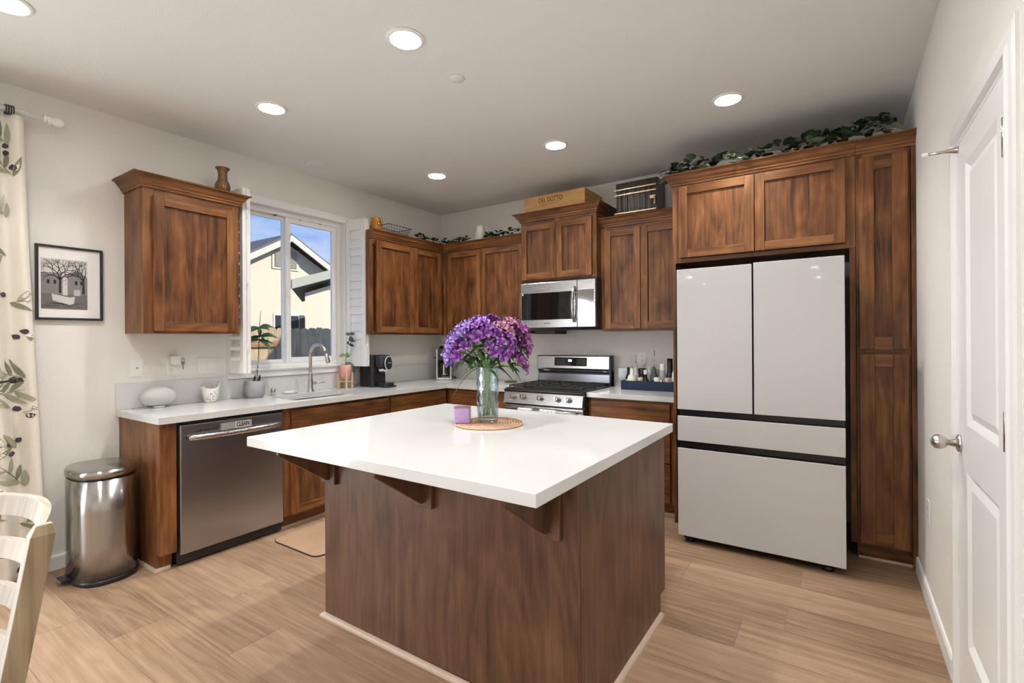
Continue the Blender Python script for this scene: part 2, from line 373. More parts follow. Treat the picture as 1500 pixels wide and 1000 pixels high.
sash(WY0+f+.001, mid-.012, -.110, -.084, .030, 'sash'); sr = sash(mid-.03, WY1-f-.001, -.080, -.046, .044, 'sash')
b = B(); b.box((-.046, mid-.016, 1.72), (-.034, mid-.002, 1.80)); b.build('sash_latch', TRIM, sr, .003)
b = B()
for y in (-2.30, -2.02, -1.80, -1.60): b.box((-.08, y, WZ1-f-.006), (-.045, y+.02, WZ1-f-.0005))
b.build('track_clip', BLACKM, w1)

# ------------------------------------------------------------------ plantation shutters (folded leaves)
def shutter(name, hinge, ang, label, side, tilt):
    """two leaves folded together, hinged at the casing and swung into the room"""
    r = thing(name, label, 'shutter', (hinge[0], hinge[1], 1.115)); z0, z1 = 1.115, 2.49; wd = .225
    d = Vector((math.cos(ang), math.sin(ang), 0)); n = Vector((-d.y, d.x, 0))*side
    for li in range(2):
        base = Vector((hinge[0], hinge[1], 0)) + n*(.0015+.031*li)
        def P(u, w, z): q = base + d*u + n*w; return (q.x, q.y, z)
        def slab(b, u0, u1, w0, w1, za, zb):
            b.prism([P(u0, w0, za), P(u1, w0, za), P(u1, w1, za), P(u0, w1, za)], (0, 0, zb-za))
        b = B(); st = .045
        slab(b, 0, st, 0, .028, z0, z1); slab(b, wd-st, wd, 0, .028, z0, z1); slab(b, st, wd-st, 0, .028, z0, z0+.10); slab(b, st, wd-st, 0, .028, z1-.10, z1)
        fr = b.build('shutter_frame', TRIM, r, .003)
        b = B(); nl = 15
        for i in range(nl):
            zc = z0+.10+(z1-z0-.20)*(i+.5)/nl; hh = .047; tt = .004; a = tilt
            pts = []
            for k in range(9):
                t = -1+2*k/8; pts.append((t*hh, tt*math.sqrt(max(.02, 1-t*t))))
            ring = pts+[(h_, -q) for h_, q in reversed(pts)]
            poly = []
            for h_, q in ring:
                zz = h_*math.cos(a)-q*math.sin(a); ww = h_*math.sin(a)*(1 if li == 0 else -1)+q*math.cos(a)
                poly.append(P(st+.001, .014+ww, zc+zz))
            b.prism(poly, d*(wd-2*st-.002), smooth=False)
        b.build('louvers', TRIM, fr)
    for z in (1.30, 1.80, 2.30):
        b = B(); q = Vector((hinge[0], hinge[1], 0)) + d*(wd+.004) + n*.03; b.tube([(q.x, q.y, z-.035), (q.x, q.y, z+.035)], .005, 8); b.build('hinge', TRIM, r)
    return r
shutter('window_shutter', (.028, WY0-.005, 0), 0.0, 'white louvered shutter folded against the single wall cabinet left of the window', -1, .42)
shutter('window_shutter', (.028, WY1+.008, 0), .16, 'white louvered shutter folded open at the right of the window', 1, .13)

# ------------------------------------------------------------------ cabinets
CROWN = [(0, -.078), (.010, -.078), (.012, -.064), (.019, -.060), (.021, -.050), (.030, -.042), (.050, -.012), (.062, -.008), (.066, 0), (0, 0)]
def door(parent, M, ga, a0, a1, z0, z1, name='door', s=.058, t=.024, d0=.0015, label=None):
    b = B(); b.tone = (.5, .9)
    b.mbox(M, a0, a0+s, d0, d0+t, z0, z1); b.mbox(M, a1-s, a1, d0, d0+t, z0, z1)
    b.mbox(M, a0+s, a1-s, d0, d0+t, z0, z0+s, ga); b.mbox(M, a0+s, a1-s, d0, d0+t, z1-s, z1, ga)
    o = b.build(name, WOOD, parent, .0022)
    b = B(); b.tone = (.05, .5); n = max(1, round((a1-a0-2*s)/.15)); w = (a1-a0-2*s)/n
    for i in range(n): b.mbox(M, a0+s+i*w, a0+s+(i+1)*w, d0+.001, d0+t-.0155, z0+s, z1-s)
    b.build('door_panel', WOOD, o); return o
def drawer(parent, M, ga, a0, a1, z0, z1, t=.021, name='drawer_front'):
    b = B(); b.mbox(M, a0, a1, .0015, .0015+t, z0, z1, ga); return b.build(name, WOOD, parent, .004)
def carcass(parent, M, ga, a0, a1, depth, z0, z1, stiles, rails, name='carcass'):
    """body plus a face frame whose stiles (a ranges) and rails (z ranges) are separate boards"""
    b = B(); b.mbox(M, a0, a1, -depth, -.021, z0, z1); o = b.build(name, WOOD, parent, .002)
    b = B()
    for p, q in stiles: b.mbox(M, p, q, -.02, 0, z0, z1)
    for (p, q) in rails:
        for (s0, s1) in zip(stiles[:-1], stiles[1:]): b.mbox(M, s0[1], s1[0], -.02, 0, p, q, ga)
    b.build('face_frame', WOOD, parent, .0015); return o

UF = .292
# single cabinet left of the window
M = ML(UF)
t = thing('wall_cabinet', 'single-door brown wall cabinet left of the window', 'cabinet', (.146, -2.79, 1.41))
carcass(t, M, 'y', -3.088, -2.498, UF-.002, 1.41, 2.405, ((-3.088, -3.03), (-2.545, -2.498)), ((1.41, 1.44), (2.27, 2.405)))
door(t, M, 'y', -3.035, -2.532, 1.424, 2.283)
b = B(); b.sweep([(.001, -3.088), (UF, -3.088), (UF, -2.498), (.001, -2.498)], CROWN, z=2.405); b.build('crown_moulding', WOOD, t)
# corner pair
t = thing('wall_cabinet', 'two-door brown wall cabinet on the window wall beside the room corner', 'cabinet', (.146, -.8, 1.413))
carcass(t, M, 'y', -1.315, -.003, UF-.002, 1.413, 2.385, ((-1.315, -1.275), (-.80, -.745), (-.33, -UF)), ((1.413, 1.445), (2.26, 2.385)))
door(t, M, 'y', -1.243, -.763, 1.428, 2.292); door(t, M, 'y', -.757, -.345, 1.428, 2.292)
b = B(); b.sweep([(UF, -1.315), (UF, -UF)], CROWN, z=2.385, d1=(1, 0, 0)); b.build('crown_moulding', WOOD, t)
M = MB(UF)
t = thing('wall_cabinet', 'two-door brown wall cabinet between the room corner and the microwave', 'cabinet', (.83, -.146, 1.413))
carcass(t, M, 'x', UF+.003, 1.363, UF-.002, 1.413, 2.385, ((UF, .33), (.80, .855), (1.33, 1.363)), ((1.413, 1.445), (2.26, 2.385)))
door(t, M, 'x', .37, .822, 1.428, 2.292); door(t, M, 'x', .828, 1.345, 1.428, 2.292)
b = B(); b.sweep([(UF, -UF), (1.363, -UF)], CROWN, z=2.385, d0=(0, 1, 0)); b.build('crown_moulding', WOOD, t)
# over the microwave
HF = .383; M = MB(HF)
t = thing('wall_cabinet', 'short two-door brown cabinet directly above the microwave', 'cabinet', (1.755, -.19, 1.902))
carcass(t, M, 'x', 1.366, 2.144, HF-.002, 1.902, 2.545, ((1.366, 1.41), (1.735, 1.775), (2.09, 2.144)), ((1.902, 1.93), (2.40, 2.545)))
door(t, M, 'x', 1.383, 1.752, 1.917, 2.432); door(t, M, 'x', 1.757, 2.108, 1.917, 2.432)
b = B(); b.sweep([(1.366, -.002), (1.366, -HF), (2.144, -HF), (2.144, -.002)], CROWN, z=2.545); b.build('crown_moulding', WOOD, t)
# right of the microwave
M = MB(UF)
t = thing('wall_cabinet', 'two-door brown wall cabinet between the microwave and the fridge', 'cabinet', (2.515, -.146, 1.425))
carcass(t, M, 'x', 2.147, 2.882, UF-.002, 1.425, 2.41, ((2.147, 2.205), (2.49, 2.54), (2.82, 2.882)), ((1.425, 1.46), (2.28, 2.41)))
door(t, M, 'x', 2.188, 2.510, 1.442, 2.305); door(t, M, 'x', 2.515, 2.845, 1.442, 2.305)
b = B(); b.sweep([(2.147, -UF), (2.882, -UF)], CROWN, z=2.41); b.build('crown_moulding', WOOD, t)
# fridge surround
FF = .69; M = MB(FF); CT = 2.545
t = thing('fridge_cabinet', 'tall brown surround with two doors above the white fridge', 'cabinet', (3.42, -.345, 0))
b = B(); b.box((2.886, -FF+.021, .0), (2.906, -.002, 1.905)); b.build('side_panel', WOOD, t, .002)
carcass(t, M, 'x', 2.886, 3.99, FF-.002, 1.905, CT, ((2.886, 2.945), (3.405, 3.455), (3.935, 3.99)), ((1.905, 1.935), (2.42, CT)))
b = B(); b.mbox(M, 2.886, 2.906, -.02, 0, 0, 1.904); b.build('stile', WOOD, t, .0015)
b = B(); b.mbox(M, 3.958, 3.99, -.02, 0, .10, 1.904); b.build('stile', WOOD, t, .0015)
door(t, M, 'x', 2.938, 3.431, 1.938, 2.455); door(t, M, 'x', 3.436, 3.938, 1.938, 2.455)
b = B(); b.sweep([(2.886, -.30), (2.886, -FF), (3.99, -FF)], CROWN, z=CT); b.build('crown_moulding', WOOD, t)
t = thing('pantry_cabinet', 'narrow full-height brown pantry cabinet between the fridge and the right wall', 'cabinet', (4.13, -.345, 0))
carcass(t, M, 'x', 3.992, XW-.002, FF-.002, .10, CT, ((3.992, 4.025), (4.225, 4.252)), ((.10, .125), (1.252, 1.285), (2.40, CT)))
door(t, M, 'x', 4.006, 4.240, 1.283, 2.435, s=.074); door(t, M, 'x', 4.006, 4.240, .112, 1.254, s=.074)
b = B(); b.mbox(M, 4.254, XW-.001, -.02, .012, .02, CT-.08); b.build('filler_strip', WOOD, t)
b = B(); b.mbox(M, 3.992, XW-.001, -.055, -.04, 0, .10, 'x'); b.build('toe_kick', WOOD, t)
b = B(); b.mbox(M, 3.995, XW-.02, -.04, -.024, 0, .016, 'x'); b.build('shoe_moulding', SHOE, t, .005)
b = B(); b.sweep([(3.992, -FF), (XW-.001, -FF)], CROWN, z=CT); b.build('crown_moulding', WOOD, t)

# base cabinets, window wall
BF = .605; M = ML(BF); ZT = .875
t = thing('end_panel', 'brown end panel and stile at the left end of the counter beside the trash can', 'cabinet panel', (.3, -3.09, 0))
b = B(); b.box((.002, -3.122, .0), (.55, -3.104, ZT)); b.box((.55, -3.122, .10), (BF, -3.104, ZT)); b.build('side_panel', WOOD, t, .002)
b = B(); b.mbox(M, -3.104, -3.034, -.02, 0, .10, ZT); b.build('stile', WOOD, t, .002)
b = B(); b.box((.535, -3.104, 0), (.55, -3.04, .10)); b.build('toe_kick', WOOD, t)
b = B(); b.sweep([(.01, -3.122), (.55, -3.122), (.55, -3.05)], [(0, 0), (.016, 0), (.014, .010), (.006, .018), (0, .018)]); b.build('shoe_moulding', BEIGE, t)
t = thing('sink_cabinet', 'brown base cabinet under the sink with a false drawer and two doors', 'cabinet', (.3, -1.85, 0))
b = B(); b.mbox(M, -2.358, -2.34, -BF+.002, -.021, .10, ZT); b.mbox(M, -1.39, -1.372, -BF+.002, -.021, .10, ZT); b.mbox(M, -2.34, -1.39, -BF+.002, -.021, .10, .12); b.mbox(M, -2.34, -1.39, -BF+.002, -BF+.01, .12, ZT); b.build('carcass', WOOD, t)
b = B()
for p, q in ((-2.358, -2.298), (-1.88, -1.83), (-1.405, -1.372)): b.mbox(M, p, q, -.02, 0, .10, ZT)
for p, q in ((.10, .12), (.64, .70), (.845, ZT)):
    for s0, s1 in ((-2.298, -1.88), (-1.83, -1.405)): b.mbox(M, s0, s1, -.02, 0, p, q, 'y')
b.build('face_frame', WOOD, t, .0015)
drawer(t, M, 'y', -2.303, -1.392, .69, .853); door(t, M, 'y', -2.303, -1.858, .105, .672); door(t, M, 'y', -1.852, -1.392, .105, .672)
b = B(); b.mbox(M, -2.358, -1.372, -.075, -.06, 0, .10, 'y'); b.build('toe_kick', WOOD, t)
b = B(); b.mbox(M, -2.355, -1.375, -.06, -.044, 0, .016, 'y'); b.build('shoe_moulding', SHOE, t)
t = thing('base_cabinet', 'brown base cabinet with a drawer running from the sink into the corner', 'cabinet', (.3, -.9, 0))
carcass(t, M, 'y', -1.37, -.003, BF-.002, .10, ZT, ((-1.37, -1.335), (-1.0, -.96), (-.64, -BF)), ((.10, .12), (.66, .69), (.845, ZT)))
drawer(t, M, 'y', -1.362, -.645, .69, .853); door(t, M, 'y', -1.362, -1.005, .105, .672); door(t, M, 'y', -1.0, -.645, .105, .672)
b = B(); b.mbox(M, -1.37, -.6, -.075, -.06, 0, .10, 'y'); b.build('toe_kick', WOOD, t)
M = MB(BF)
t = thing('base_cabinet', 'brown base cabinet between the corner and the stove', 'cabinet', (1., -.3, 0))
carcass(t, M, 'x', BF+.003, 1.372, BF-.002, .10, ZT, ((BF, .66), (1.33, 1.372)), ((.10, .12), (.66, .69), (.845, ZT)))
drawer(t, M, 'x', .665, 1.345, .69, .853); door(t, M, 'x', .665, 1.002, .105, .672); door(t, M, 'x', 1.008, 1.345, .105, .672)
b = B(); b.mbox(M, .66, 1.372, -.075, -.06, 0, .10, 'x'); b.build('toe_kick', WOOD, t)
t = thing('drawer_cabinet', 'brown three-drawer base cabinet between the stove and the fridge', 'cabinet', (2.5, -.3, 0))
carcass(t, M, 'x', 2.162, 2.882, BF-.002, .10, ZT, ((2.162, 2.205), (2.845, 2.882)), ((.10, .12), (.40, .42), (.70, .72), (.845, ZT)))
drawer(t, M, 'x', 2.19, 2.838, .712, .853); drawer(t, M, 'x', 2.19, 2.838, .41, .70); drawer(t, M, 'x', 2.19, 2.838, .108, .398)
b = B(); b.mbox(M, 2.162, 2.882, -.075, -.06, 0, .10, 'x'); b.build('toe_kick', WOOD, t)
b = B(); b.mbox(M, 2.17, 2.88, -.06, -.044, 0, .016, 'x'); b.build('shoe_moulding', SHOE, t)

# ------------------------------------------------------------------ countertops and sink
CZ0, CZ1, CD = .8765, .915, .645
SX0, SX1, SK0, SK1 = .19, .545, -2.215, -1.545
t = thing('countertop', 'white L-shaped quartz countertop with the sink cut into it', 'countertop', (.32, -1.6, CZ0))
b = B()
for x0, y0, x1, y1 in ((.0015, -3.14, CD, SK0), (.0015, SK0, SX0, SK1), (SX1, SK0, CD, SK1), (.0015, SK1, CD, -.0015), (CD, -CD, 1.368, -.0015)): b.box((x0, y0, CZ0), (x1, y1, CZ1), 'y')
bmesh.ops.remove_doubles(b.bm, verts=b.bm.verts[:], dist=.0001); b.build('slab', QUARTZ, t)
b = B(); b.box((.0015, -3.14, CZ1), (.0185, WY0-.06, 1.085)); b.box((.0015, WY0-.06, CZ1), (.0185, WY1+.06, 1.062)); b.box((.0015, WY1+.06, CZ1), (.0185, -.0015, 1.085)); b.box((.0185, -.0185, CZ1), (1.368, -.0015, 1.085)); b.build('backsplash', QUARTZ, t, .0015)
t = thing('countertop', 'short white quartz countertop between the stove and the fridge', 'countertop', (2.52, -.32, CZ0))
b = B(); b.box((2.163, -CD, CZ0), (2.884, -.0015, CZ1), 'x'); b.build('slab', QUARTZ, t, .002)
b = B(); b.box((2.163, -.0185, CZ1), (2.884, -.0015, 1.085)); b.build('backsplash', QUARTZ, t, .0015)
t = thing('kitchen_sink', 'stainless undermount sink below the window', 'sink', (.37, -1.88, .68))
b = B(); o = .004; pts0 = rrect(SX0-o, SK0-o, SX1+o, SK1+o, .02); pts1 = rrect(SX0+.01, SK0+.01, SX1-.01, SK1-.01, .05); pts2 = rrect(SX0+.06, SK0+.06, SX1-.06, SK1-.06, .04)
b.loft([[Vector((x, y, .8755)) for x, y in pts0], [Vector((x, y, .69)) for x, y in pts1], [Vector((x, y, .675)) for x, y in pts2], [Vector((x*.2+.37*.8, y*.2-1.88*.8, .672)) for x, y in pts2]], True, False)
b.build('basin', STEELD, t, recalc=True)
b = B(); b.lathe([(.0, .676), (.04, .676), (.045, .673)], (.37, -1.88, 0), 20, cap=False); b.build('drain', CHROME, t)
t = thing('faucet', 'brushed nickel gooseneck faucet behind the sink', 'faucet', (.10, -1.80, CZ1)); fx, fy = .105, -1.80
b = B(); b.lathe([(.030, 0), (.030, .006), (.022, .02), (.019, .09), (.0155, .165), (.0150, .17)], (fx, fy, CZ1+.0005), 24); b.build('faucet_body', NICKEL, t)
d = Vector((.86, .15, 0)).normalized(); c0 = Vector((fx, fy, CZ1+.32)); rad = .088
pts = [Vector((fx, fy, CZ1+.168)), Vector((fx, fy, CZ1+.25))] + [c0 + d*(rad-rad*math.cos(a)) + Vector((0, 0, rad*math.sin(a))) for a in [i*PI*.93/14 for i in range(15)]]
b = B(); b.tube(pts, .0135, 14); b.build('spout', NICKEL, t)
e = pts[-1]; dn = (pts[-1]-pts[-2]).normalized()
b = B(); b.tube([e, e+dn*.03, e+dn*.085, e+dn*.09], [.0145, .0165, .0205, .018], 16); b.build('spray_head', NICKEL, t)
b = B(); hy = Vector((.35, .94, 0)); h0 = Vector((fx, fy, CZ1+.075)); b.tube([h0+hy*.018, h0+hy*.045], .012, 12); b.tube([h0+hy*.045, h0+hy*.062, h0+hy*.12+Vector((0, 0, .004))], [.008, .006, .0045], 10); b.build('lever_handle', NICKEL, t)

# ------------------------------------------------------------------ dishwasher
t = thing('dishwasher', 'stainless dishwasher at the left end of the counter', 'dishwasher', (.3, -2.69, 0)); M = ML(.0)
b = B(); b.mbox(M, -3.028, -2.362, .03, .585, .012, .868); b.build('tub', BLACKM, t)
b = B(); b.mbox(M, -3.02, -2.366, .545, .558, .012, .07); b.build('kick_plate', BLACKM, t)
b = B(); b.mbox(M, -3.018, -2.364, .588, .616, .074, .852, 'y'); b.build('door', STEELD, t, .006, 3)
b = B()
for y0 in (-2.93, ): 
    for k in range(3): b.mbox(M, y0+k*.045, y0+k*.045+.038, .6155, .6165, .800, .803); b.mbox(M, y0+k*.045, y0+k*.045+.038, .6155, .6165, .807, .810)
b.build('vent', BLACKM, t)
b = B(); n = 16; ring = []
for i in range(n+1):
    u = i/n; y = -2.985+.60*u; bow = .018+.034*math.sin(PI*u)**.7; ring.append([Vector((.612+bow-.012, y, .752)), Vector((.612+bow, y, .756)), Vector((.612+bow+.002, y, .778)), Vector((.612+bow-.010, y, .788)), Vector((.612+bow-.015, y, .785))])
b.loft(ring, True, True, smooth=True); b.box((.614, -2.985, .752), (.634, -2.965, .786)); b.box((.614, -2.405, .752), (.634, -2.385, .786)); b.build('handle', STEEL, t)
t = thing('dishwasher_magnet', 'clear rectangular magnet reading CLEAN on the dishwasher door', 'magnet', (.618, -2.69, .80))
b = B(); b.box((.6165, -2.79, .786), (.6195, -2.585, .838)); b.build('holder', simple('frosted_plastic', (.42, .42, .42), .25), t, .002)
b = B()
for p, q in (((.6195, -2.79, .786), (.6225, -2.585, .789)), ((.6195, -2.79, .835), (.6225, -2.585, .838)), ((.6195, -2.79, .789), (.6225, -2.787, .835)), ((.6195, -2.588, .789), (.6225, -2.585, .835))): b.box(p, q)
b.build('rim', CHROME, t)
b = B(); b.box((.6196, -2.695, .7895), (.6206, -2.60, .8345)); b.build('slider', simple('silver_card', (.62, .61, .60), .3), t)
text('lettering', 'CLEAN', .040, BLACKM, t, (.6208, -2.647, .811), (PI/2, 0, PI/2), squash=.66, bold=.0011)

# ------------------------------------------------------------------ island
ix0, ix1, iy0, iy1, iz0, iz1 = 1.6276, 3.1839, -3.1557, -1.7779, .8715, .915
t = thing('island_countertop', 'large white quartz slab on the kitchen island', 'countertop', (2.4, -2.46, iz0))
b = B(); b.box((ix0, iy0, iz0), (ix1, iy1, iz1)); b.build('slab', QUARTZ, t, .003, 3)
ax0, ax1, ay0, ay1 = 1.79, 3.170, -2.8635, -1.885
t = thing('island_cabinet', 'brown island base with corbels under the overhang', 'island', (2.48, -2.4, 0))
b = B(); b.box((ax0+.006, ay0+.02, .0), (ax1-.012, ay1-.075, .10)); b.box((ax0+.006, ay0+.02, .10), (ax1-.012, ay1-.003, iz0-.001)); b.build('carcass', WOODI, t)
b = B(); xs = [ax0+.012+(ax1-.05-ax0)*k/1 for k in range(2)]
b.box((ax0, ay0+.004, 0), (ax1-.062, ay0+.02, iz0-.001)); b.build('front_panel', WOODI, t)
b = B(); b.box((ax1-.061, ay0, 0), (ax1-.001, ay0+.02, iz0-.001)); b.build('corner_stile', WOODI, t, .0015)
b = B()
b.prism([(ax1-.012, ay0+.0205, 0), (ax1-.012, ay1-.075, 0), (ax1-.012, ay1-.075, .10), (ax1-.012, ay1, .10), (ax1-.012, ay1, iz0-.001), (ax1-.012, ay0+.0205, iz0-.001)], (.012, 0, 0)); b.build('side_panel', WOODI, t)
SH = [(0, 0), (.019, 0), (.018, .008), (.013, .015), (.006, .019), (0, .020)]
b = B(); b.sweep([(ax0-.003, ay1-.08), (ax0-.003, ay0+.003), (ax0, ay0+.003), (ax1, ay0-.001), (ax1, ay1-.076)], SH, side=1); b.build('shoe_moulding', SHOE, t)
for xc, wd in ((1.842, .104), (2.468, .104), (3.088, .104)):
    b = B(); zb = .664
    b.box((xc-wd/2, ay0-.018, zb), (xc+wd/2, ay0+.003, iz0-.001)) if xc < 3 else b.box((xc-wd/2-.03, ay0-.018, zb), (xc+.022, ay0-.0005, iz0-.001))
    g = .018; xm = xc if xc < 3 else xc-.035
    b.prism([(xm-g/2, ay0-.018, zb+.02), (xm-g/2, ay0-.026, zb+.018), (xm-g/2, -3.135, iz0-.022), (xm-g/2, -3.135, iz0-.001), (xm-g/2, ay0-.018, iz0-.001)], (g, 0, 0))
    b.box((xm-.04, -3.13, iz0-.013), (xm+.04, ay0-.018, iz0-.001), 'y')
    b.build('corbel', WOODI, t, .003)
M = lambda a, d, z: (a, ay1+d, z)
for k in range(3):
    a0 = ax0+.03+k*.45; door(t, M, 'x', a0, a0+.43, .115, .66); drawer(t, M, 'x', a0, a0+.43, .68, .85)

# ------------------------------------------------------------------ fridge
t = thing('refrigerator', 'white glass-front french-door refrigerator with black trim', 'refrigerator', (3.47, -.6, 0))
fx0, fx1, fy = 3.003, 3.931, -1.022
b = B(); b.box((fx0+.012, -.955, .035), (fx1-.006, -.05, 1.800)); b.build('body', BLACKM, t, .004)
b = B(); b.box((fx0+.03, -.93, .03), (fx1-.01, -.90, .06)); b.build('bottom_grille', BLACKM, t)
b = B(); b.box((fx0+.03, -.90, 1.80), (fx0+.20, -.75, 1.83)); b.box((fx1-.20, -.90, 1.80), (fx1-.03, -.75, 1.83)); b.build('hinge_cover', BLACKM, t, .004)
def fpanel(nm, x0, x1, z0, z1):
    b = B(); b.box((x0+.003, fy+.011, z0+.002), (x1-.003, -.958, z1-.002)); o = b.build(nm, BLACKM, t, .003)
    b = B(); b.box((x0, fy, z0), (x1, fy+.010, z1)); b.build('glass_panel', FRIDGE, o, .0025); return o
sx = 3.461
fpanel('door', fx0, sx-.005, .886, 1.812); fpanel('door', sx+.005, fx1, .886, 1.818)
fpanel('drawer', fx0, fx1, .678, .843); fpanel('freezer_drawer', fx0, fx1, .050, .629)
b = B(); b.box((fx0+.004, -.985, .631), (fx1-.004, -.956, .676)); b.box((fx0+.004, -.985, .845), (fx1-.004, -.956, .884)); b.build('handle_recess', BLACKP, t)
for x in (fx0+.06, fx1-.09):
    b = B(); b.lathe([(.018, .001), (.030, .002), (.030, .022), (.018, .030), (.015, .036)], (x, -.955, 0), 20); b.box((x-.04, -.955, .014), (x+.04, -.90, .034)); b.build('foot', BLACKP, t)

# ------------------------------------------------------------------ range
t = thing('gas_range', 'stainless gas range with black grates', 'stove', (1.76, -.35, 0)); gx0, gx1 = 1.376, 2.157
b = B(); b.box((gx0, -.66, .05), (gx1, -.04, .905)); b.build('body', BLACKM, t, .003)
b = B()
for x in (gx0+.05, gx1-.05):
    for y in (-.60, -.1): b.tube([(x, y, .0), (x, y, .05)], .018, 10)
b.build('foot', BLACKP, t)
b = B(); b.box((gx0, -.665, .905), (gx1, -.105, .922)); b.prism([(gx0, -.665, .922), (gx0, -.706, .905), (gx0, -.700, .890), (gx0, -.665, .890)], (gx1-gx0, 0, 0)); b.build('cooktop', BLACKM, t, .003)
b = B(); b.prism([(gx0, -.661, .889), (gx0, -.694, .889), (gx0, -.716, .790), (gx0, -.661, .790)], (gx1-gx0, 0, 0)); b.build('control_panel', STEEL, t, .002)
for x in (1.482, 1.584, 1.758, 1.924, 2.026):
    b = B(); c = Vector((x, -.7035, .845)); n = Vector((0, -.976, .217)).normalized()
    b.tube([c, c+n*.010], .028, 24); b.tube([c+n*.010, c+n*.040, c+n*.046], [.0225, .0205, .017], 24); o = b.build('knob', NICKEL, t)
    b = B(); q = c+n*.044; b.prism([q+Vector((-.005, 0, -.02)), q+Vector((.005, 0, -.02)), q+Vector((.005, 0, .02)), q+Vector((-.005, 0, .02))], n*.010); b.build('knob_grip', CHROME, o, .002)
b = B(); b.box((gx0+.003, -.690, .19), (gx1-.003, -.662, .775)); b.build('oven_door', STEEL, t, .005)
b = B(); b.box((gx0+.10, -.6925, .30), (gx1-.10, -.6905, .66)); b.build('oven_window', BLACKG, t)
b = B(); b.box((gx0+.003, -.690, .06), (gx1-.003, -.662, .18)); b.build('warming_drawer', STEEL, t, .005)
b = B(); b.tube([(gx0+.04, -.742, .742), (gx1-.04, -.742, .742)], .013, 14); b.tube([(gx0+.06, -.742, .742), (gx0+.06, -.688, .742)], .010, 10); b.tube([(gx1-.06, -.742, .742), (gx1-.06, -.688, .742)], .010, 10); b.build('oven_handle', STEEL, t)
def grate(x0, x1):
    b = B(); y0, y1, z = -.655, -.135, .948; th = .009
    for y in (y0, y1): b.box((x0, y-th/2, z-.012), (x1, y+th/2, z))
    for x in (x0, x1): b.box((x-th/2, y0, z-.012), (x+th/2, y1, z))
    for k in range(1, 5): y = y0+(y1-y0)*k/5; b.box((x0, y-th/2, z-.010), (x1, y+th/2, z))
    xm = (x0+x1)/2; b.box((xm-th/2, y0, z-.010), (xm+th/2, y1, z))
    for x in (x0, x1):
        for y in (y0, (y0+y1)/2, y1): b.box((x-th/2, y-th/2, .9225), (x+th/2, y+th/2, z-.010))
    b.build('grate', IRON, t, .0015, 1)
w3 = (gx1-gx0-.05)/3
for k in range(3): grate(gx0+.025+k*w3+.006, gx0+.025+(k+1)*w3-.006)
for x, y, r in ((1.53, -.27, .035), (1.53, -.52, .045), (1.766, -.39, .05), (2.005, -.27, .035), (2.005, -.52, .045)):
    b = B(); b.lathe([(r+.012, .9225), (r+.012, .928), (r, .930), (r, .937), (r-.006, .940), (.002, .940)], (x, y, 0), 24); b.build('burner', IRON, t)
b = B(); b.prism([(gx0, -.104, .923), (gx0, -.040, .923), (gx0, -.040, 1.06), (gx0, -.100, 1.06), (gx0, -.100, 1.045), (gx0, -.085, 1.035)], (gx1-gx0, 0, 0)); b.build('lower_guard', BLACKM, t)
b = B(); b.box((gx0+.01, -.0995, .93), (gx1-.01, -.0985+.001, 1.02)); b.build('guard_panel', STEELD, t)
b = B(); b.prism([(gx0, -.125, 1.075), (gx0, -.118, 1.190), (gx0, -.105, 1.200), (gx0, -.040, 1.200), (gx0, -.040, 1.061), (gx0, -.110, 1.061)], (gx1-gx0-.012, 0, 0)); bg_ = b.build('backguard', STEEL, t, .002)
b = B(); b.box((gx1-.0115, -.118, .91), (gx1, -.035, 1.202)); b.build('backguard_end', BLACKM, t, .002)
b = B(); b.prism([(1.578, -.1255, 1.098), (1.578, -.1205, 1.180), (1.578, -.117, 1.180), (1.578, -.122, 1.098)], (.345, 0, 0)); dp = b.build('display', BLACKG, bg_)
b = B(); b.prism([(1.73, -.1243, 1.140), (1.73, -.1233, 1.160), (1.73, -.1225, 1.160), (1.73, -.1235, 1.140)], (.035, 0, 0)); b.build('clock_digits', emit('blue_digits', (.25, .65, 1), 3), t)
b = B()
for k in range(5):
    for j in range(2):
        x = (1.60 + k*.018) if j == 0 else (1.82+k*.018); b.box((x, -.1262, 1.125), (x+.008, -.1240, 1.129)); b.box((x, -.1250, 1.155), (x+.008, -.1228, 1.159))
b.build('button_marks', simple('grey_marks', (.25, .26, .28), .5), t)
b = B(); b.box((gx0+.07, -.1015, 1.047), (gx0+.13, -.1003, 1.056)); b.box((gx1-.08, -.1015, 1.047), (gx1-.045, -.1003, 1.056)); b.build('badge', simple('pale_badge', (.6, .6, .58), .4), t)
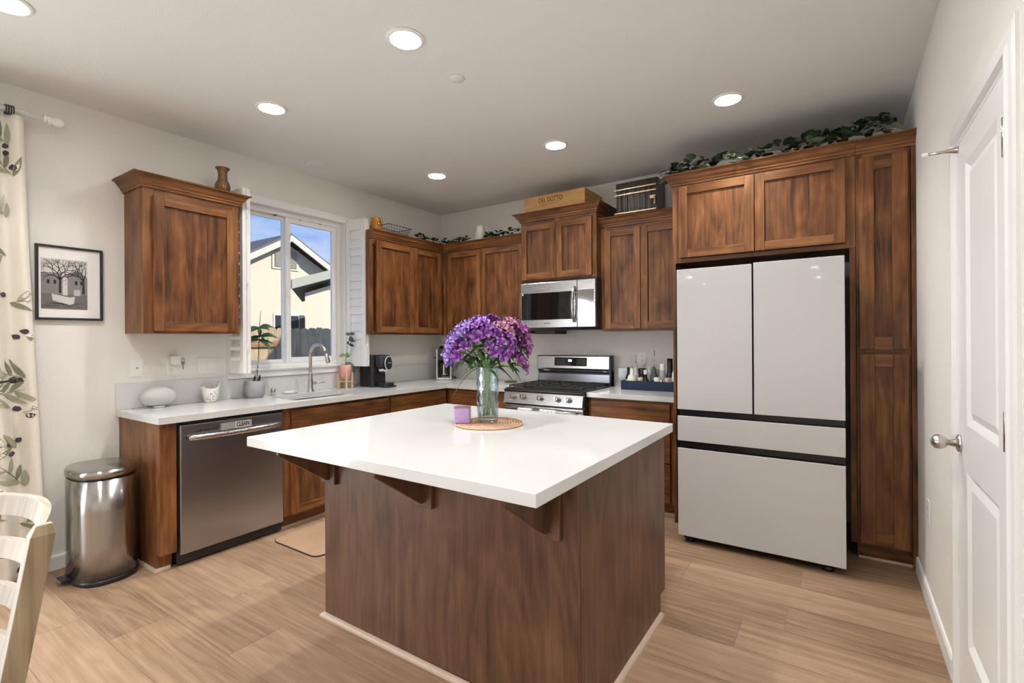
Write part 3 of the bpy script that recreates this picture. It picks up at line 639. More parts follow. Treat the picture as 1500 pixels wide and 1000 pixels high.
# towels over the oven handle
def towel(label, x0, x1, mat, pat):
    hx, hz = -.742, .742; r = .0165
    path = [(hx+.022, .52)] + [(hx+.0205, .60), (hx+r, .70)] + [(hx+r*math.cos(a), hz+r*math.sin(a)) for a in [i*PI/8 for i in range(9)]] + [(hx-r, .70), (hx-.02, .60), (hx-.021, .46)]
    b = B()
    def fn(u, v):
        k = v*(len(path)-1); i = min(int(k), len(path)-2); f_ = k-i; y = path[i][0]*(1-f_)+path[i+1][0]*f_; z = path[i][1]*(1-f_)+path[i+1][1]*f_
        return Vector((x0+(x1-x0)*u, y+.002*math.sin(u*19), z))
    b.surf(fn, 10, 26); 
    o = b.build('dish_towel', [mat, BLACKM], None, solid=.003); tag(o, label, 'towel'); return o
def pattern(name, base, ink, sc, thr):
    m = simple(name, base, .9); t_ = m.node_tree; n = t_.nodes.new('ShaderNodeTexVoronoi'); n.inputs['Scale'].default_value = sc; n.feature = 'F1'
    c = t_.nodes.new('ShaderNodeTexCoord'); t_.links.new(c.outputs['Object'], n.inputs['Vector'])
    r = t_.nodes.new('ShaderNodeValToRGB'); r.color_ramp.interpolation = 'CONSTANT'; r.color_ramp.elements[0].color = ink+(1,); r.color_ramp.elements[1].position = thr; r.color_ramp.elements[1].color = base+(1,)
    t_.links.new(n.outputs['Distance'], r.inputs[0]); t_.links.new(r.outputs[0], _bsdf(m).inputs['Base Color']); return m
towel('pale grey speckled dish towel over the left of the oven handle', 1.555, 1.70, pattern('speckled_towel', (.70, .69, .67), (.5, .49, .47), 60, .3), 0)
towel('white dish towel with a dark printed band over the middle of the oven handle', 1.775, 1.93, pattern('printed_towel', (.82, .81, .79), (.09, .09, .09), 34, .22), 1)

# ------------------------------------------------------------------ microwave
t = thing('microwave', 'stainless over-the-range microwave above the stove', 'microwave', (1.755, -.2, 1.455)); mx0, mx1 = 1.381, 2.152
b = B(); b.box((mx0, -.385, 1.46), (mx1-.001, -.003, 1.899)); b.build('body', BLACKM, t, .003)
b = B(); b.box((mx0, -.424, 1.462), (1.972, -.387, 1.880)); b.build('door', STEEL, t, .004)
b = B(); b.box((1.976, -.424, 1.462), (mx1-.003, -.387, 1.880)); cp = b.build('control_side', STEEL, t, .004)
b = B(); b.box((mx0+.012, -.4265, 1.535), (1.945, -.4245, 1.785)); b.build('window_glass', BLACKG, t)
b = B(); b.box((1.470, -.4275, 1.545), (1.925, -.4267, 1.772)); b.build('inner_window', simple('dark_mesh_window', (.006, .006, .007), .05), t)
b = B(); b.box((1.980, -.4265, 1.540), (mx1-.018, -.4245, 1.790)); b.build('keypad', simple('mirror_keypad', (.35, .36, .37), .06, 1), cp)
pts = [Vector((1.948, -.425-.045*math.sin(PI*(i/12))**.6, 1.505+.325*i/12)) for i in range(13)]
b = B(); ring = []
for p in pts: ring.append([p+Vector((-.013, 0, 0)), p+Vector((-.008, -.012, 0)), p+Vector((.008, -.012, 0)), p+Vector((.013, 0, 0)), p+Vector((0, .006, 0))])
b.loft(ring, True, True, smooth=True); b.build('handle', STEEL, t)
b = B(); b.box((1.635, -.4262, 1.495), (1.70, -.4245, 1.503)); b.build('badge', simple('dark_badge', (.2, .17, .16), .4), t)
b = B(); b.box((mx0+.02, -.4275, 1.768), (mx0+.035, -.4268, 1.783)); b.build('sticker', WPLAS, t)
b = B(); b.prism([(mx0, -.400, 1.459), (mx0, -.36, 1.440), (mx0, -.03, 1.440), (mx0, -.03, 1.459)], (mx1-mx0, 0, 0)); b.build('vent_base', BLACKM, t)
b = B(); b.box((mx0+.08, -.30, 1.405), (mx0+.30, -.06, 1.439)); b.build('lamp_housing', simple('dark_brown_metal', (.05, .035, .03), .5), t)

# ------------------------------------------------------------------ right-hand door
t = sroot('door_1', (XW, -2.23, 0), 'white two-panel door with nickel knob and hinges')
lx = XW-.002
b = B(); y0, y1 = DY0+.022, DY1-.022; z1 = DZ1-.022
pw0, pw1 = y0+.115, y1-.155
b.box((lx, y0, .012), (lx+.034, pw0, z1)); b.box((lx, pw1, .012), (lx+.034, y1, z1))
for za, zb in ((.012, .262), (.880, 1.045), (1.965, z1)): b.box((lx, pw0, za), (lx+.034, pw1, zb))
for za, zb in ((.262, .880), (1.045, 1.965)):
    b.box((lx+.020, pw0, za), (lx+.030, pw1, zb))
    q0 = [(lx, pw0, za), (lx, pw1, za), (lx, pw1, zb), (lx, pw0, zb)]; i1 = .022; q1 = [(lx+.013, pw0+i1, za+i1), (lx+.013, pw1-i1, za+i1), (lx+.013, pw1-i1, zb-i1), (lx+.013, pw0+i1, zb-i1)]
    i2 = .050; q2 = [(lx+.004, pw0+i2, za+i2), (lx+.004, pw1-i2, za+i2), (lx+.004, pw1-i2, zb-i2), (lx+.004, pw0+i2, zb-i2)]
    for A_, C_ in ((q0, q1), (q1, q2)):
        for k in range(4): b.face([A_[k], A_[(k+1) % 4], C_[(k+1) % 4], C_[k]])
    b.face(q2)
leaf = b.build('door_leaf', TRIM, t, recalc=False)
b = B(); b.box((lx, DY0, 0), (lx+.12, DY0+.019, DZ1)); b.box((lx, DY1-.019, 0), (lx+.12, DY1, DZ1)); b.box((lx, DY0+.019, DZ1-.019), (lx+.12, DY1-.019, DZ1)); b.build('door_jamb', TRIM, t)
cw = .072
b = B()
CP = [(0, 0), (.017, .004), (.017, .012), (.012, .020), (.012, cw-.016), (.008, cw)]
def casing(y0, y1, z0, z1):
    pts = []
    for k, (ya, yb, za, zb) in enumerate(((DY1-.004, DY1-.004, 0, DZ1-.004), )): pass
for (ya, za), (yb, zb), dirn in (((DY1-.004, 0), (DY1-.004, DZ1-.004), (1, 0)), ((DY0+.004, 0), (DY0+.004, DZ1-.004), (-1, 0))):
    sgn = dirn[0]
    r0 = [Vector((XW-o, ya+sgn*w, za)) for o, w in CP] + [Vector((XW, ya+sgn*cw, za)), ]
    r1 = [Vector((XW-o, yb+sgn*w, zb+w)) for o, w in CP] + [Vector((XW, yb+sgn*cw, zb+cw)), ]
    b.loft([r0, r1], True, True, smooth=False)
r0 = [Vector((XW-o, DY1-.004+w, DZ1-.004+w)) for o, w in CP] + [Vector((XW, DY1-.004+cw, DZ1-.004+cw))]
r1 = [Vector((XW-o, DY0+.004-w, DZ1-.004+w)) for o, w in CP] + [Vector((XW, DY0+.004-cw, DZ1-.004+cw))]
b.loft([r0, r1], True, True, smooth=False)
b.build('door_casing', TRIM, t)
ky, kz = -1.935, .962
b = B(); b.lathe([(.033, 0), (.033, .006), (.026, .011), (.014, .014), (.011, .032)], (0, 0, 0), 28, fn=lambda p, th: Vector((-p.z, p.x, p.y))); 
for v in b.bm.verts: v.co += Vector((lx, ky, kz))
b.build('knob_rose', NICKEL, leaf)
b = B(); b.lathe([(.010, .030), (.014, .036), (.024, .043), (.030, .052), (.0315, .062), (.028, .074), (.018, .083), (.004, .086)], (0, 0, 0), 28, fn=lambda p, th: Vector((-p.z, p.x*.98, p.y*.86)))
for v in b.bm.verts: v.co += Vector((lx, ky, kz))
b.build('door_knob', NICKEL, leaf)
for z in (1.877, 1.105, .25):
    b = B(); b.box((lx-.003, DY0+.010, z-.05), (lx+.001, DY0+.048, z+.05)); b.tube([(lx-.006, DY0+.026, z-.052), (lx-.006, DY0+.026, z+.052)], .0075, 10); b.build('hinge', NICKEL, t)
b = B(); sy, sz = -1.925, 2.048
b.lathe([(.0145, 0), (.013, .004), (.008, .02), (.0055, .045), (.005, .085)], (0, 0, 0), 16, fn=lambda p, th: Vector((-p.z, p.x, p.y)))
for v in b.bm.verts: v.co += Vector((lx, sy, sz))
ds = b.build('door_stop', NICKEL, leaf)
b = B(); b.lathe([(.0065, .085), (.0075, .090), (.0075, .102), (.004, .105)], (0, 0, 0), 16, fn=lambda p, th: Vector((-p.z, p.x, p.y)))
for v in b.bm.verts: v.co += Vector((lx, sy, sz))
b.build('rubber_tip', WPLAS, leaf)

# ------------------------------------------------------------------ recessed lights and ceiling discs
def downlight(x, y, label, power=7.2):
    t = thing('recessed_light', label, 'ceiling light', (x, y, H-.006), 'recessed ceiling lights')
    b = B(); b.lathe([(.070, H-.004), (.075, H-.010), (.090, H-.006), (.093, H-.0005), (.070, H-.0005)], (x, y, 0), 40, cap=False); b.build('trim_ring', TRIM, t)
    b = B(); b.lathe([(.0005, H-.007), (.073, H-.006), (.073, H-.001), (.0005, H-.001)], (x, y, 0), 40, cap=False); b.build('lens', LENS, t)
    l = lamp('lamp', 'AREA', (0, 0, -.0016), power, (1, .97, .925), (0, 0, -1), shape='DISK', size=.06, spread=2.15); l.parent = t
for x, y, lb in ((2.156, -2.653, 'large recessed ceiling light nearest the camera, above the island'), (.941, -2.623, 'recessed ceiling light above the single wall cabinet and window'),
                 (3.342, -1.111, 'recessed ceiling light in front of the fridge cabinet'), (2.131, -1.087, 'recessed ceiling light in front of the stove'),
                 (.924, -1.08, 'recessed ceiling light near the room corner'), (.928, -3.807, 'recessed ceiling light cut by the top left picture edge'),
                 (3.342, -2.64, 'recessed ceiling light out of view over the walkway'), (2.14, -4.2, 'recessed ceiling light out of view behind the island'), (3.34, -4.9, 'recessed ceiling light out of view behind the camera'),
                 (.916, -9.83, 'recessed ceiling light of the far room, nearer on the window side'), (.922, -11.45, 'recessed ceiling light of the far room, farther on the window side'),
                 (3.471, -9.64, 'recessed ceiling light of the far room, nearer on the door side'), (3.483, -11.58, 'recessed ceiling light of the far room, farther on the door side')):
    downlight(x, y, lb)
b = B(); b.lathe([(.0005, H-.006), (.042, H-.005), (.045, H-.0005), (.0005, H-.0005)], (2.129, -2.231, 0), 32, cap=False); tag(b.build('sprinkler_cover', CEIL), 'small round white sprinkler cover on the ceiling above the island', 'sprinkler cover')
b = B(); b.lathe([(.0005, H-.012), (.075, H-.012), (.085, H-.008), (.09, H-.0005), (.0005, H-.0005)], (.305, -1.863, 0), 40, cap=False); tag(b.build('ceiling_speaker', CEIL), 'round white ceiling disc above the kitchen window', 'ceiling disc')

# ------------------------------------------------------------------ wall plates
def plate(name, M, a, z, w, h, label, cat, kind):
    p = M(a, 0, z); t = thing(name, label, cat, p)
    b = B(); b.mbox(M, a-w/2, a+w/2, .0005, .006, z-h/2, z+h/2); b.build('cover_plate', WPLAS, t, .002)
    if kind == 'jack':
        q = M(a, .006, z); b = B(); b.lathe([(.006, 0), (.006, .006), (.003, .008)], (0, 0, 0), 12, fn=lambda p_, th: Vector((p_.z, p_.x, p_.y)))
        for v in b.bm.verts: v.co += Vector(q)
        b.build('cable_jack', NICKEL, t)
    if kind == 'outlet':
        b = B(); b.mbox(M, a-.017, a+.017, .006, .008, z-.034, z+.034); b.build('receptacle', WPLAS, t, .001)
        b = B()
        for s_ in (-1, 1):
            for k in (-.006, .006): b.mbox(M, a+k-.0012, a+k+.0012, .0078, .0084, z+s_*.019, z+s_*.019+.009)
            b.mbox(M, a-.002, a+.002, .0078, .0084, z+s_*.019-.009, z+s_*.019-.005)
        b.build('slots', BLACKM, t)
    if kind == 'switch':
        for k in (-.024, .024):
            b = B(); b.mbox(M, a+k-.017, a+k+.017, .006, .0095, z-.034, z+.034); b.build('rocker', WPLAS, t, .001)
    return t
Mw = ML(0.0)
plate('cable_outlet', Mw, -3.024, 1.182, .075, .118, 'white cable jack plate at the left end above the counter', 'cable outlet', 'jack')
plate('wall_outlet', Mw, -2.818, 1.178, .075, .118, 'white outlet below the wall cabinet with a charger plugged in', 'outlet', 'outlet')
plate('light_switch', Mw, -2.59, 1.178, .125, .118, 'white double light switch left of the window', 'light switch', 'switch')
plate('wall_outlet', Mw, -.222, 1.18, .075, .118, 'white outlet on the window wall beside the drip coffee maker', 'outlet', 'outlet')
plate('wall_outlet', MB(0), 2.415, 1.175, .075, .118, 'white outlet behind the bottles', 'outlet', 'outlet')
plate('wall_outlet', lambda a, d, z: (XW-d, a, z), -1.145, .475, .075, .118, 'white low outlet on the right wall near the pantry cabinet', 'outlet', 'outlet')
t = thing('phone_charger', 'white plug-in charger with a thin white cord above the counter', 'charger', (.02, -2.80, 1.2))
b = B(); b.box((.0085, -2.835, 1.195), (.045, -2.775, 1.258)); b.build('plug_body', WPLAS, t, .005)
b = B(); b.tube([(.04, -2.80, 1.196), (.04, -2.80, 1.12), (.05, -2.81, 1.05), (.055, -2.86, .98), (.05, -2.90, .935), (.05, -2.92, .9195)], .0018, 6); b.build('cord', WPLAS, t)
t = thing('hanging_key', 'small brass key hanging on a hook between outlet and light switch', 'key', (.006, -2.749, 1.21))
b = B(); b.tube([(.0005, -2.749, 1.235), (.012, -2.749, 1.235), (.014, -2.749, 1.243)], .002, 6); b.build('hook', NICKEL, t)
b = B(); b.tube(arc((.010, -2.749, 1.222), .012, 0, 2*PI*15/16, 15, ('y', 'z')), .0018, 6, closed=True); b.build('key_ring', NICKEL, t)
b = B(); b.lathe([(.0005, -.001), (.011, -.001), (.011, .001), (.0005, .001)], (.010, -2.749, 1.200), 14, 'x', cap=False); b.box((.009, -2.7525, 1.158), (.011, -2.7455, 1.192)); b.box((.009, -2.7455, 1.165), (.011, -2.742, 1.172)); b.build('key_blade', simple('brass', (.42, .33, .2), .35, 1), t)

# ------------------------------------------------------------------ framed print
t = thing('framed_print', 'black framed monochrome print of trees and a fountain', 'picture', (.01, -3.365, 1.49))
y0, y1, z0, z1 = -3.522, -3.207, 1.49, 1.935; f = .014
b = B(); b.box((.001, y0, z0), (.022, y0+f, z1)); b.box((.001, y1-f, z0), (.022, y1, z1)); b.box((.001, y0+f, z0), (.022, y1-f, z0+f)); b.box((.001, y0+f, z1-f), (.022, y1-f, z1)); b.build('frame', BLACKM, t, .001)
b = B(); b.box((.001, y0+f, z0+f), (.012, y1-f, z1-f)); b.build('mat_board', simple('mat_white', (.86, .85, .83), .8), t)
ay, by, az, bz = -3.497, -3.283, 1.556, 1.856
b = B(); E = .0135
def PY(u, v, e=0): return (E+e, ay+(by-ay)*u, az+(bz-az)*v)
def q4(u0, v0, u1, v1, m, e): b.face([PY(u0, v0, e), PY(u1, v0, e), PY(u1, v1, e), PY(u0, v1, e)], m)
q4(0, 0, 1, 1, 0, 0); q4(0, .62, 1, 1, 1, .0002); q4(0, 0, 1, .30, 2, .0002); q4(0, .30, .42, .72, 3, .0003); q4(.50, .30, 1, .66, 3, .0003)
b.face([PY(.5, .66, .0003), PY(1, .66, .0003), PY(.76, .80, .0003)], 2)
for u in (.12, .26, .72, .84): q4(u, .50, u+.06, .58, 4, .0004)
b.face([PY(.22, .30, .0005), PY(.62, .24, .0005), PY(.72, .26, .0005), PY(.70, .12, .0005), PY(.60, .09, .0005), PY(.24, .17, .0005)], 1)
q4(.46, .28, .56, .64, 1, .0006); q4(.70, .28, .84, .40, 5, .0006)
for k in range(22): 
    v = R0.uniform(.01, .14); u = R0.uniform(0, .8); q4(u, v, u+R0.uniform(.1, .2), v+.008, 4, .0004)
def branch(u, v, a, ln, w, d):
    u1, v1 = u+ln*math.cos(a)*1.2, v+ln*math.sin(a)
    if not (0 < u1 < 1 and 0 < v1 < 1): return
    n = Vector((-math.sin(a), math.cos(a)))*w
    b.face([PY(u+n.x, v+n.y, .0008), PY(u-n.x, v-n.y, .0008), PY(u1-n.x*.7, v1-n.y*.7, .0008), PY(u1+n.x*.7, v1+n.y*.7, .0008)], 4)
    if d:
        for s_ in (-1, 1): branch(u1, v1, a+s_*R0.uniform(.25, .75), ln*R0.uniform(.7, .9), w*.68, d-1)
for u, a in ((.40, 1.62), (.91, 1.5)):
    b.face([PY(u-.03, .32, .0008), PY(u+.03, .32, .0008), PY(u+.022, .60, .0008), PY(u-.022, .60, .0008)], 4)
    for q in (-.8, -.25, .3, .85): branch(u, .59, a+q, .13, .015, 5)
gm = [simple('print_grey_%d' % i, (g, g*.97, g*.94), .9) for i, g in enumerate((.36, .62, .16, .23, .035, .5))]
b.build('print', gm, t, recalc=False)

# ------------------------------------------------------------------ curtain, rod, holdback
t = thing('curtain_rod', 'white curtain rod with turned finial on the window wall', 'curtain rod', (.11, -3.9, 2.63)); rz = 2.640
b = B(); b.tube([(.11, -6.5, rz), (.11, -3.50, rz)], .017, 16); b.build('rod', TRIM, t)
b = B(); b.lathe([(.018, 0), (.024, .004), (.024, .012), (.018, .016), (.021, .024), (.026, .028), (.02, .034), (.022, .045), (.029, .062), (.029, .075), (.020, .092), (.004, .100)], (.11, -3.505, rz), 20, 'y'); b.build('finial', TRIM, t)
b = B(); b.tube([(.001, -3.60, rz-.04), (.06, -3.60, rz-.03), (.11, -3.60, rz-.018)], .008, 8); b.build('bracket', TRIM, t)
for k in range(6):
    b = B(); y = -3.628-.010*k-.06*(k > 3); b.tube(arc((.11, y, rz-.004), .026, 0, 2*PI*19/20, 19, ('x', 'z')), .003, 6, closed=True); b.build('curtain_ring', BLACKM, t)
t = thing('curtain', 'cream curtain with olive branch print at the left edge', 'curtain', (.11, -3.8, .02))
def cur(u, v):
    """u 0 at the leading edge; v 0 at the hem"""
    z = .02+v*2.595; lead = -3.590+.085*(1-v)**1.0; wdt = .52-.10*v
    y = lead-u*wdt; ph = u*2*PI*3.4
    x = .105+(.030+.012*(1-v))*math.sin(ph+.6+.5*(1-v))*min(1, .55+u*3) + .012*math.sin(7*v)
    return Vector((x, y, z))
b = B(); b.surf(cur, 170, 60); b.build('cloth', simple('cream_linen', (.79, .75, .67), .95, noise=.03, nscale=60, bump=.15, bscale=500), t, solid=.003)
def cur_n(u, v):
    e = .002; a = cur(u+e, v)-cur(u-e, v); c = cur(u, v+e)-cur(u, v-e); n = a.cross(c).normalized(); return n if n.x > 0 else -n
b = B()
def olive_leaf(u0, v0, ang, ln, wd, m):
    """leaf laid on the cloth, built as a strip that follows its folds (u spans .5 m, v spans 2.6 m)"""
    ca, sa = math.cos(ang), math.sin(ang); n = 8; L_, R_ = [], []
    for i in range(n+1):
        s_ = i/n; w = wd*math.sin(PI*s_**.8)**.9+.0004
        for lst, sg in ((L_, 1), (R_, -1)):
            du = (s_*ln*ca-sg*w*sa)/.47; dv = (s_*ln*sa+sg*w*ca)/2.6; u, v = u0-du, v0+dv
            lst.append(None if not (0.004 < u < .99 and .004 < v < .985) else cur(u, v)+cur_n(u, v)*.0045)
    for i in range(n):
        qd = (L_[i], L_[i+1], R_[i+1], R_[i])
        if all(p is not None for p in qd): b.face(qd, m, smooth=True)
rr = random.Random(3)
for v0 in [.03+.083*k for k in range(12)]:
    for u0 in (.10+.05*((int(v0*100) % 2)), .48, .85):
        u0 += rr.uniform(-.05, .05); vv = v0+rr.uniform(-.012, .012)+(.04 if u0 > .4 else 0); a0 = rr.choice((PI*.9, PI*1.1, .2, PI*.7)); 
        for k in range(rr.randint(6, 8)):
            s_ = k*.026; ub, vb = u0-s_*math.cos(a0)/.47, vv+s_*math.sin(a0)/2.6
            olive_leaf(ub, vb, a0+rr.uniform(.5, .95)*(1 if k % 2 else -1), rr.uniform(.085, .13), rr.uniform(.010, .015), rr.choice((0, 0, 1, 1, 2)))
        olive_leaf(u0, vv, a0, .20, .0018, 3)
        for k in range(rr.randint(0, 3)):
            ub, vb = u0+rr.uniform(-.05, .05), vv+rr.uniform(-.016, .016); olive_leaf(ub, vb, rr.uniform(0, 6), .034, .014, 4)
b.build('olive_print', [simple('print_sage', (.38, .39, .27), .95), simple('print_moss', (.24, .25, .16), .95), simple('print_pale_sage', (.54, .55, .43), .95), simple('print_twig', (.22, .18, .12), .95), simple('print_olive', (.085, .06, .075), .95)], t, recalc=False)
t = thing('curtain_holdback', 'black curtain holdback knob sticking out at the left picture edge', 'curtain holdback', (.1, -3.72, 1.15))
b = B(); b.tube([(.001, -3.80, 1.125), (.10, -3.78, 1.13), (.185, -3.70, 1.145), (.205, -3.66, 1.152)], .006, 8); b.build('arm', BLACKM, t)
b = B(); b.tube([(.200, -3.668, 1.150), (.204, -3.660, 1.152), (.210, -3.645, 1.156), (.212, -3.640, 1.157)], [.007, .016, .019, .012], 14); b.build('knob', BLACKM, t)

# ------------------------------------------------------------------ trash can
t = thing('trash_can', 'oval stainless step trash can at the left end of the counter', 'trash can', (.27, -3.31, 0)); cx, cy, ca, cb = .287, -3.300, .205, .148
def oval(a, bb, z, n=48, p=2.6):
    out = []
    for i in range(n):
        th = 2*PI*i/n; c_, s_ = math.cos(th), math.sin(th); out.append(Vector((cx+a*math.copysign(abs(c_)**(2/p), c_), cy+bb*math.copysign(abs(s_)**(2/p), s_), z)))
    return out
b = B(); b.loft([oval(ca-.004, cb-.004, .001), oval(ca+.004, cb+.004, .004), oval(ca+.004, cb+.004, .022), oval(ca-.002, cb-.002, .028)]); b.build('base_ring', BLACKP, t)
b = B(); b.loft([oval(ca, cb, .026), oval(ca, cb, .20), oval(ca, cb, .40), oval(ca, cb, .582)]); b.build('bin_body', STEELV, t)
b = B(); b.loft([oval(ca-.006, cb-.006, .5825), oval(ca-.006, cb-.006, .594)]); b.build('rim_gap', BLACKP, t)
b = B(); b.loft([oval(ca+.003, cb+.003, .5945), oval(ca+.004, cb+.004, .622), oval(ca-.001, cb-.001, .632), oval(ca-.012, cb-.010, .637), oval(ca-.06, cb-.05, .640), oval(.02, .015, .641)]); b.build('lid', STEELV, t)
b = B(); b.box((cx-.055, cy-cb-.045, .018), (cx+.035, cy-cb+.004, .034)); b.build('pedal', BLACKP, t, .006); b = B(); b.box((cx-.045, cy-cb-.048, .022), (cx+.03, cy-cb-.044, .031)); b.build('pedal_trim', STEEL, t)

# ------------------------------------------------------------------ dining chair
t = thing('dining_chair', 'whitewashed ladder-back wooden chair at the lower left edge', 'chair', (2.0, -4.2, 0))
def lean(z): return -3.985-.165*(.90-z)
def post(xa, xb):
    b = B(); rings = []
    for z in (.0, .20, .44, .60, .75, .88, .905):
        y = lean(z) if z > .44 else lean(.44)+(.44-z)*.14
        dz = .008 if z > .9 else 0
        rings.append([Vector((xa+dz, y-.032+dz, z)), Vector((xb-dz, y-.032+dz, z)), Vector((xb-dz, y+.016-dz, z)), Vector((xa+dz, y+.016-dz, z))])
    b.loft(rings, smooth=False)
    for f_ in b.bm.faces:
        f_.normal_update(); f_.material_index = 1 if abs(f_.normal.x) > .7 else 0
    return b.build('leg', [CHW, CHN], t, .003)
post(2.238, 2.272); post(1.748, 1.782)
for zc in (.872, .752, .632, .505):
    b = B(); rings = []; hh = .027 if zc < .85 else .030
    for i in range(17):
        u = i/16; x = 1.775+.47*u; bul = .055*math.sin(PI*u); y = lean(zc)+bul-.012
        top = hh+.008*math.sin(PI*u)
        rings.append([Vector((x, y-.010+.012*top/hh*.5, zc+top)), Vector((x, y+.010+.006, zc+top)), Vector((x, y+.010-.006, zc-hh+.010*math.sin(PI*u))), Vector((x, y-.010-.006, zc-hh+.010*math.sin(PI*u)))])
    b.loft(rings, smooth=False); b.build('back_slat', CHW, t, .003)
b = B(); b.prism([(1.76, -4.06, .44), (2.26, -4.06, .44), (2.29, -4.50, .44), (1.73, -4.50, .44)], (0, 0, .028), 'y'); b.build('seat', CHW, t, .01)
for x in (1.755, 2.235):
    b = B(); b.prism([(x, -4.49, 0), (x+.036, -4.49, 0), (x+.036, -4.454, 0), (x, -4.454, 0)], (0, 0, .44)); b.build('leg', CHW, t, .003)
b = B(); b.box((1.77, -4.485, .37), (2.25, -4.465, .44)); b.box((1.765, -4.45, .20), (1.785, -4.08, .225)); b.box((2.245, -4.45, .20), (2.265, -4.08, .225)); b.build('stretcher', CHW, t)

# ------------------------------------------------------------------ floor mat by the sink
t = thing('floor_mat', 'thin beige mat with a black edge on the floor in front of the sink', 'floor mat', (.93, -2.0, 0))
b = B(); b.prism([(x, y, .0005) for x, y in rrect(.69, -2.50, 1.19, -1.55, .06)], (0, 0, .006)); b.build('edge_binding', BLACKM, t)
b = B(); b.prism([(x, y, .0066) for x, y in rrect(.695, -2.495, 1.185, -1.555, .056)], (0, 0, .002)); b.build('mat_top', simple('woodtone_mat', (.47, .31, .20), .55, noise=.12, nscale=9), t)

# ------------------------------------------------------------------ things on the window-side counter
Z = CZ1+.0006
t = thing('smart_speaker', 'egg-shaped light grey fabric smart speaker on the left end of the counter', 'speaker', (.10, -2.935, Z)); sx_, sy_ = .105, -2.935
b = B(); b.ball((sx_, sy_, Z+.074), (.066, .104, .072), 32, 18, fn=lambda p: Vector((p.x, p.y, p.z if p.z > -.055 else -.055-(p.z+.055)*.2))); 
b.build('fabric_body', GFAB, t)
b = B(); b.lathe([(.03, .0), (.036, .004), (.030, .016)], (sx_, sy_, Z), 24); b.build('base', WPLAS, t)
b = B(); b.tube([(sx_-.04, sy_-.07, Z+.012), (sx_-.055, sy_-.11, Z+.0105), (sx_-.06, sy_-.13, Z+.0072)], .006, 8); b.build('cord_plug', GFAB, t)
t = thing('hen_jug', 'small white speckled hen-shaped jug on the counter below the light switch', 'jug', (.09, -2.60, Z)); hx_, hy_ = .095, -2.605
def hen(p, th):
    z = p.z; k = max(0, (z-.05)/.06); pk = math.cos(th-PI/2); q = Vector((p.x, p.y*(1+.28*k*abs(pk)), z))
    if z > .05: q.z += .045*max(0, pk)**3*k + .028*max(0, -pk)**4*k - .012*k
    return q
b = B(); b.lathe([(.032, 0), (.037, .003), (.045, .03), (.051, .06), (.050, .090), (.049, .112), (.044, .113), (.044, .08), (.038, .02)], (hx_, hy_, Z), 40, fn=hen, cap=True)
b.build('jug_body', pattern('speckled_glaze', (.84, .82, .78), (.20, .10, .05), 78, .26), t)
t = thing('potted_plant', 'grey pot with a thin leafy plant in front of the left window pane', 'plant', (.095, -2.275, Z)); px_, py_ = .095, -2.278
b = B(); b.lathe([(.048, 0), (.060, .006), (.070, .03), (.073, .06), (.073, .132), (.067, .132), (.066, .08), (.04, .07)], (px_, py_, Z), 36); b.build('pot', GCER, t)
b = B(); b.lathe([(.066, .115), (.0005, .119)], (px_, py_, Z), 24, cap=False); b.build('soil', simple('soil', (.03, .02, .015), .95), t)
st_ = [Vector((px_-.01, py_+.02, Z+.11)), Vector((px_-.012, py_+.028, Z+.22)), Vector((px_-.01, py_+.036, Z+.36)), Vector((px_-.006, py_+.040, Z+.50)), Vector((px_, py_+.045, Z+.62)), Vector((px_, py_+.05, Z+.68))]
b = B(); b.tube(st_, [.004, .0035, .003, .003, .0025, .0015], 8); b.build('stem', BARK, t)
def leafm(b, base, dirv, ln, wd, mat=0, droop=.3, fold=.15, n=6, upv=Vector((0, 0, 1))):
    dirv = Vector(dirv).normalized(); side = dirv.cross(upv); side = side.normalized() if side.length > .05 else Vector((1, 0, 0)); nn = side.cross(dirv).normalized()
    Lv, Cv, Rv = [], [], []
    for i in range(n+1):
        s_ = i/n; w = wd*math.sin(PI*min(1, .04+.94*s_)**.85); c = Vector(base)+dirv*ln*s_-Vector((0, 0, 1))*droop*ln*s_*s_
        Lv.append(b.bm.verts.new(c+side*w+nn*w*fold)); Cv.append(b.bm.verts.new(c)); Rv.append(b.bm.verts.new(c-side*w+nn*w*fold))
    fs = []
    for i in range(n): fs += [b.bm.faces.new((Lv[i], Lv[i+1], Cv[i+1], Cv[i])), b.bm.faces.new((Cv[i], Cv[i+1], Rv[i+1], Rv[i]))]
    b.fin(fs, 'z', mat, True)
b = B(); rl = random.Random(5)
for (o, n_) in ((st_[3]+Vector((0, 0, .045)), 9), (st_[3]+Vector((0, .01, -.02)), 7), (st_[2]+Vector((0, 0, .09)), 4)):
    for k in range(n_):
        a = 2*PI*k/n_+rl.uniform(-.3, .3); leafm(b, o, (math.cos(a), math.sin(a), rl.uniform(-.2, .6)), rl.uniform(.10, .15), .021, 0, rl.uniform(.1, .55), .15, 6, Vector((rl.uniform(.3, 1), rl.uniform(-.9, .3), rl.uniform(.2, .9))))
b.build('leaves', LEAF, t)
b = B()
for k in range(34):
    f_ = rl.uniform(.15, 1); c = Vector((px_-.005+rl.uniform(-.012, .012), py_+.03+rl.uniform(-.014, .014)-.01*f_, Z+.12+.17*f_)); b.ball(c, .0035, 6, 4, mat=0)
b.build('white_sprig', simple('sprig_white', (.72, .72, .70), .7), t)
t = thing('garden_snips', 'black-handled tools poking out of the grey pot', 'garden tool', (px_, py_, Z+.13))
b = B()
for k in (-.022, .016): b.tube([(px_+.035, py_+k-.006, Z+.121), (px_+.035, py_+k, Z+.15), (px_+.032, py_+k+.006, Z+.172), (px_+.032, py_+k+.008, Z+.178)], [.008, .009, .006, .002], 8)
b.build('handle', BLACKP, t)
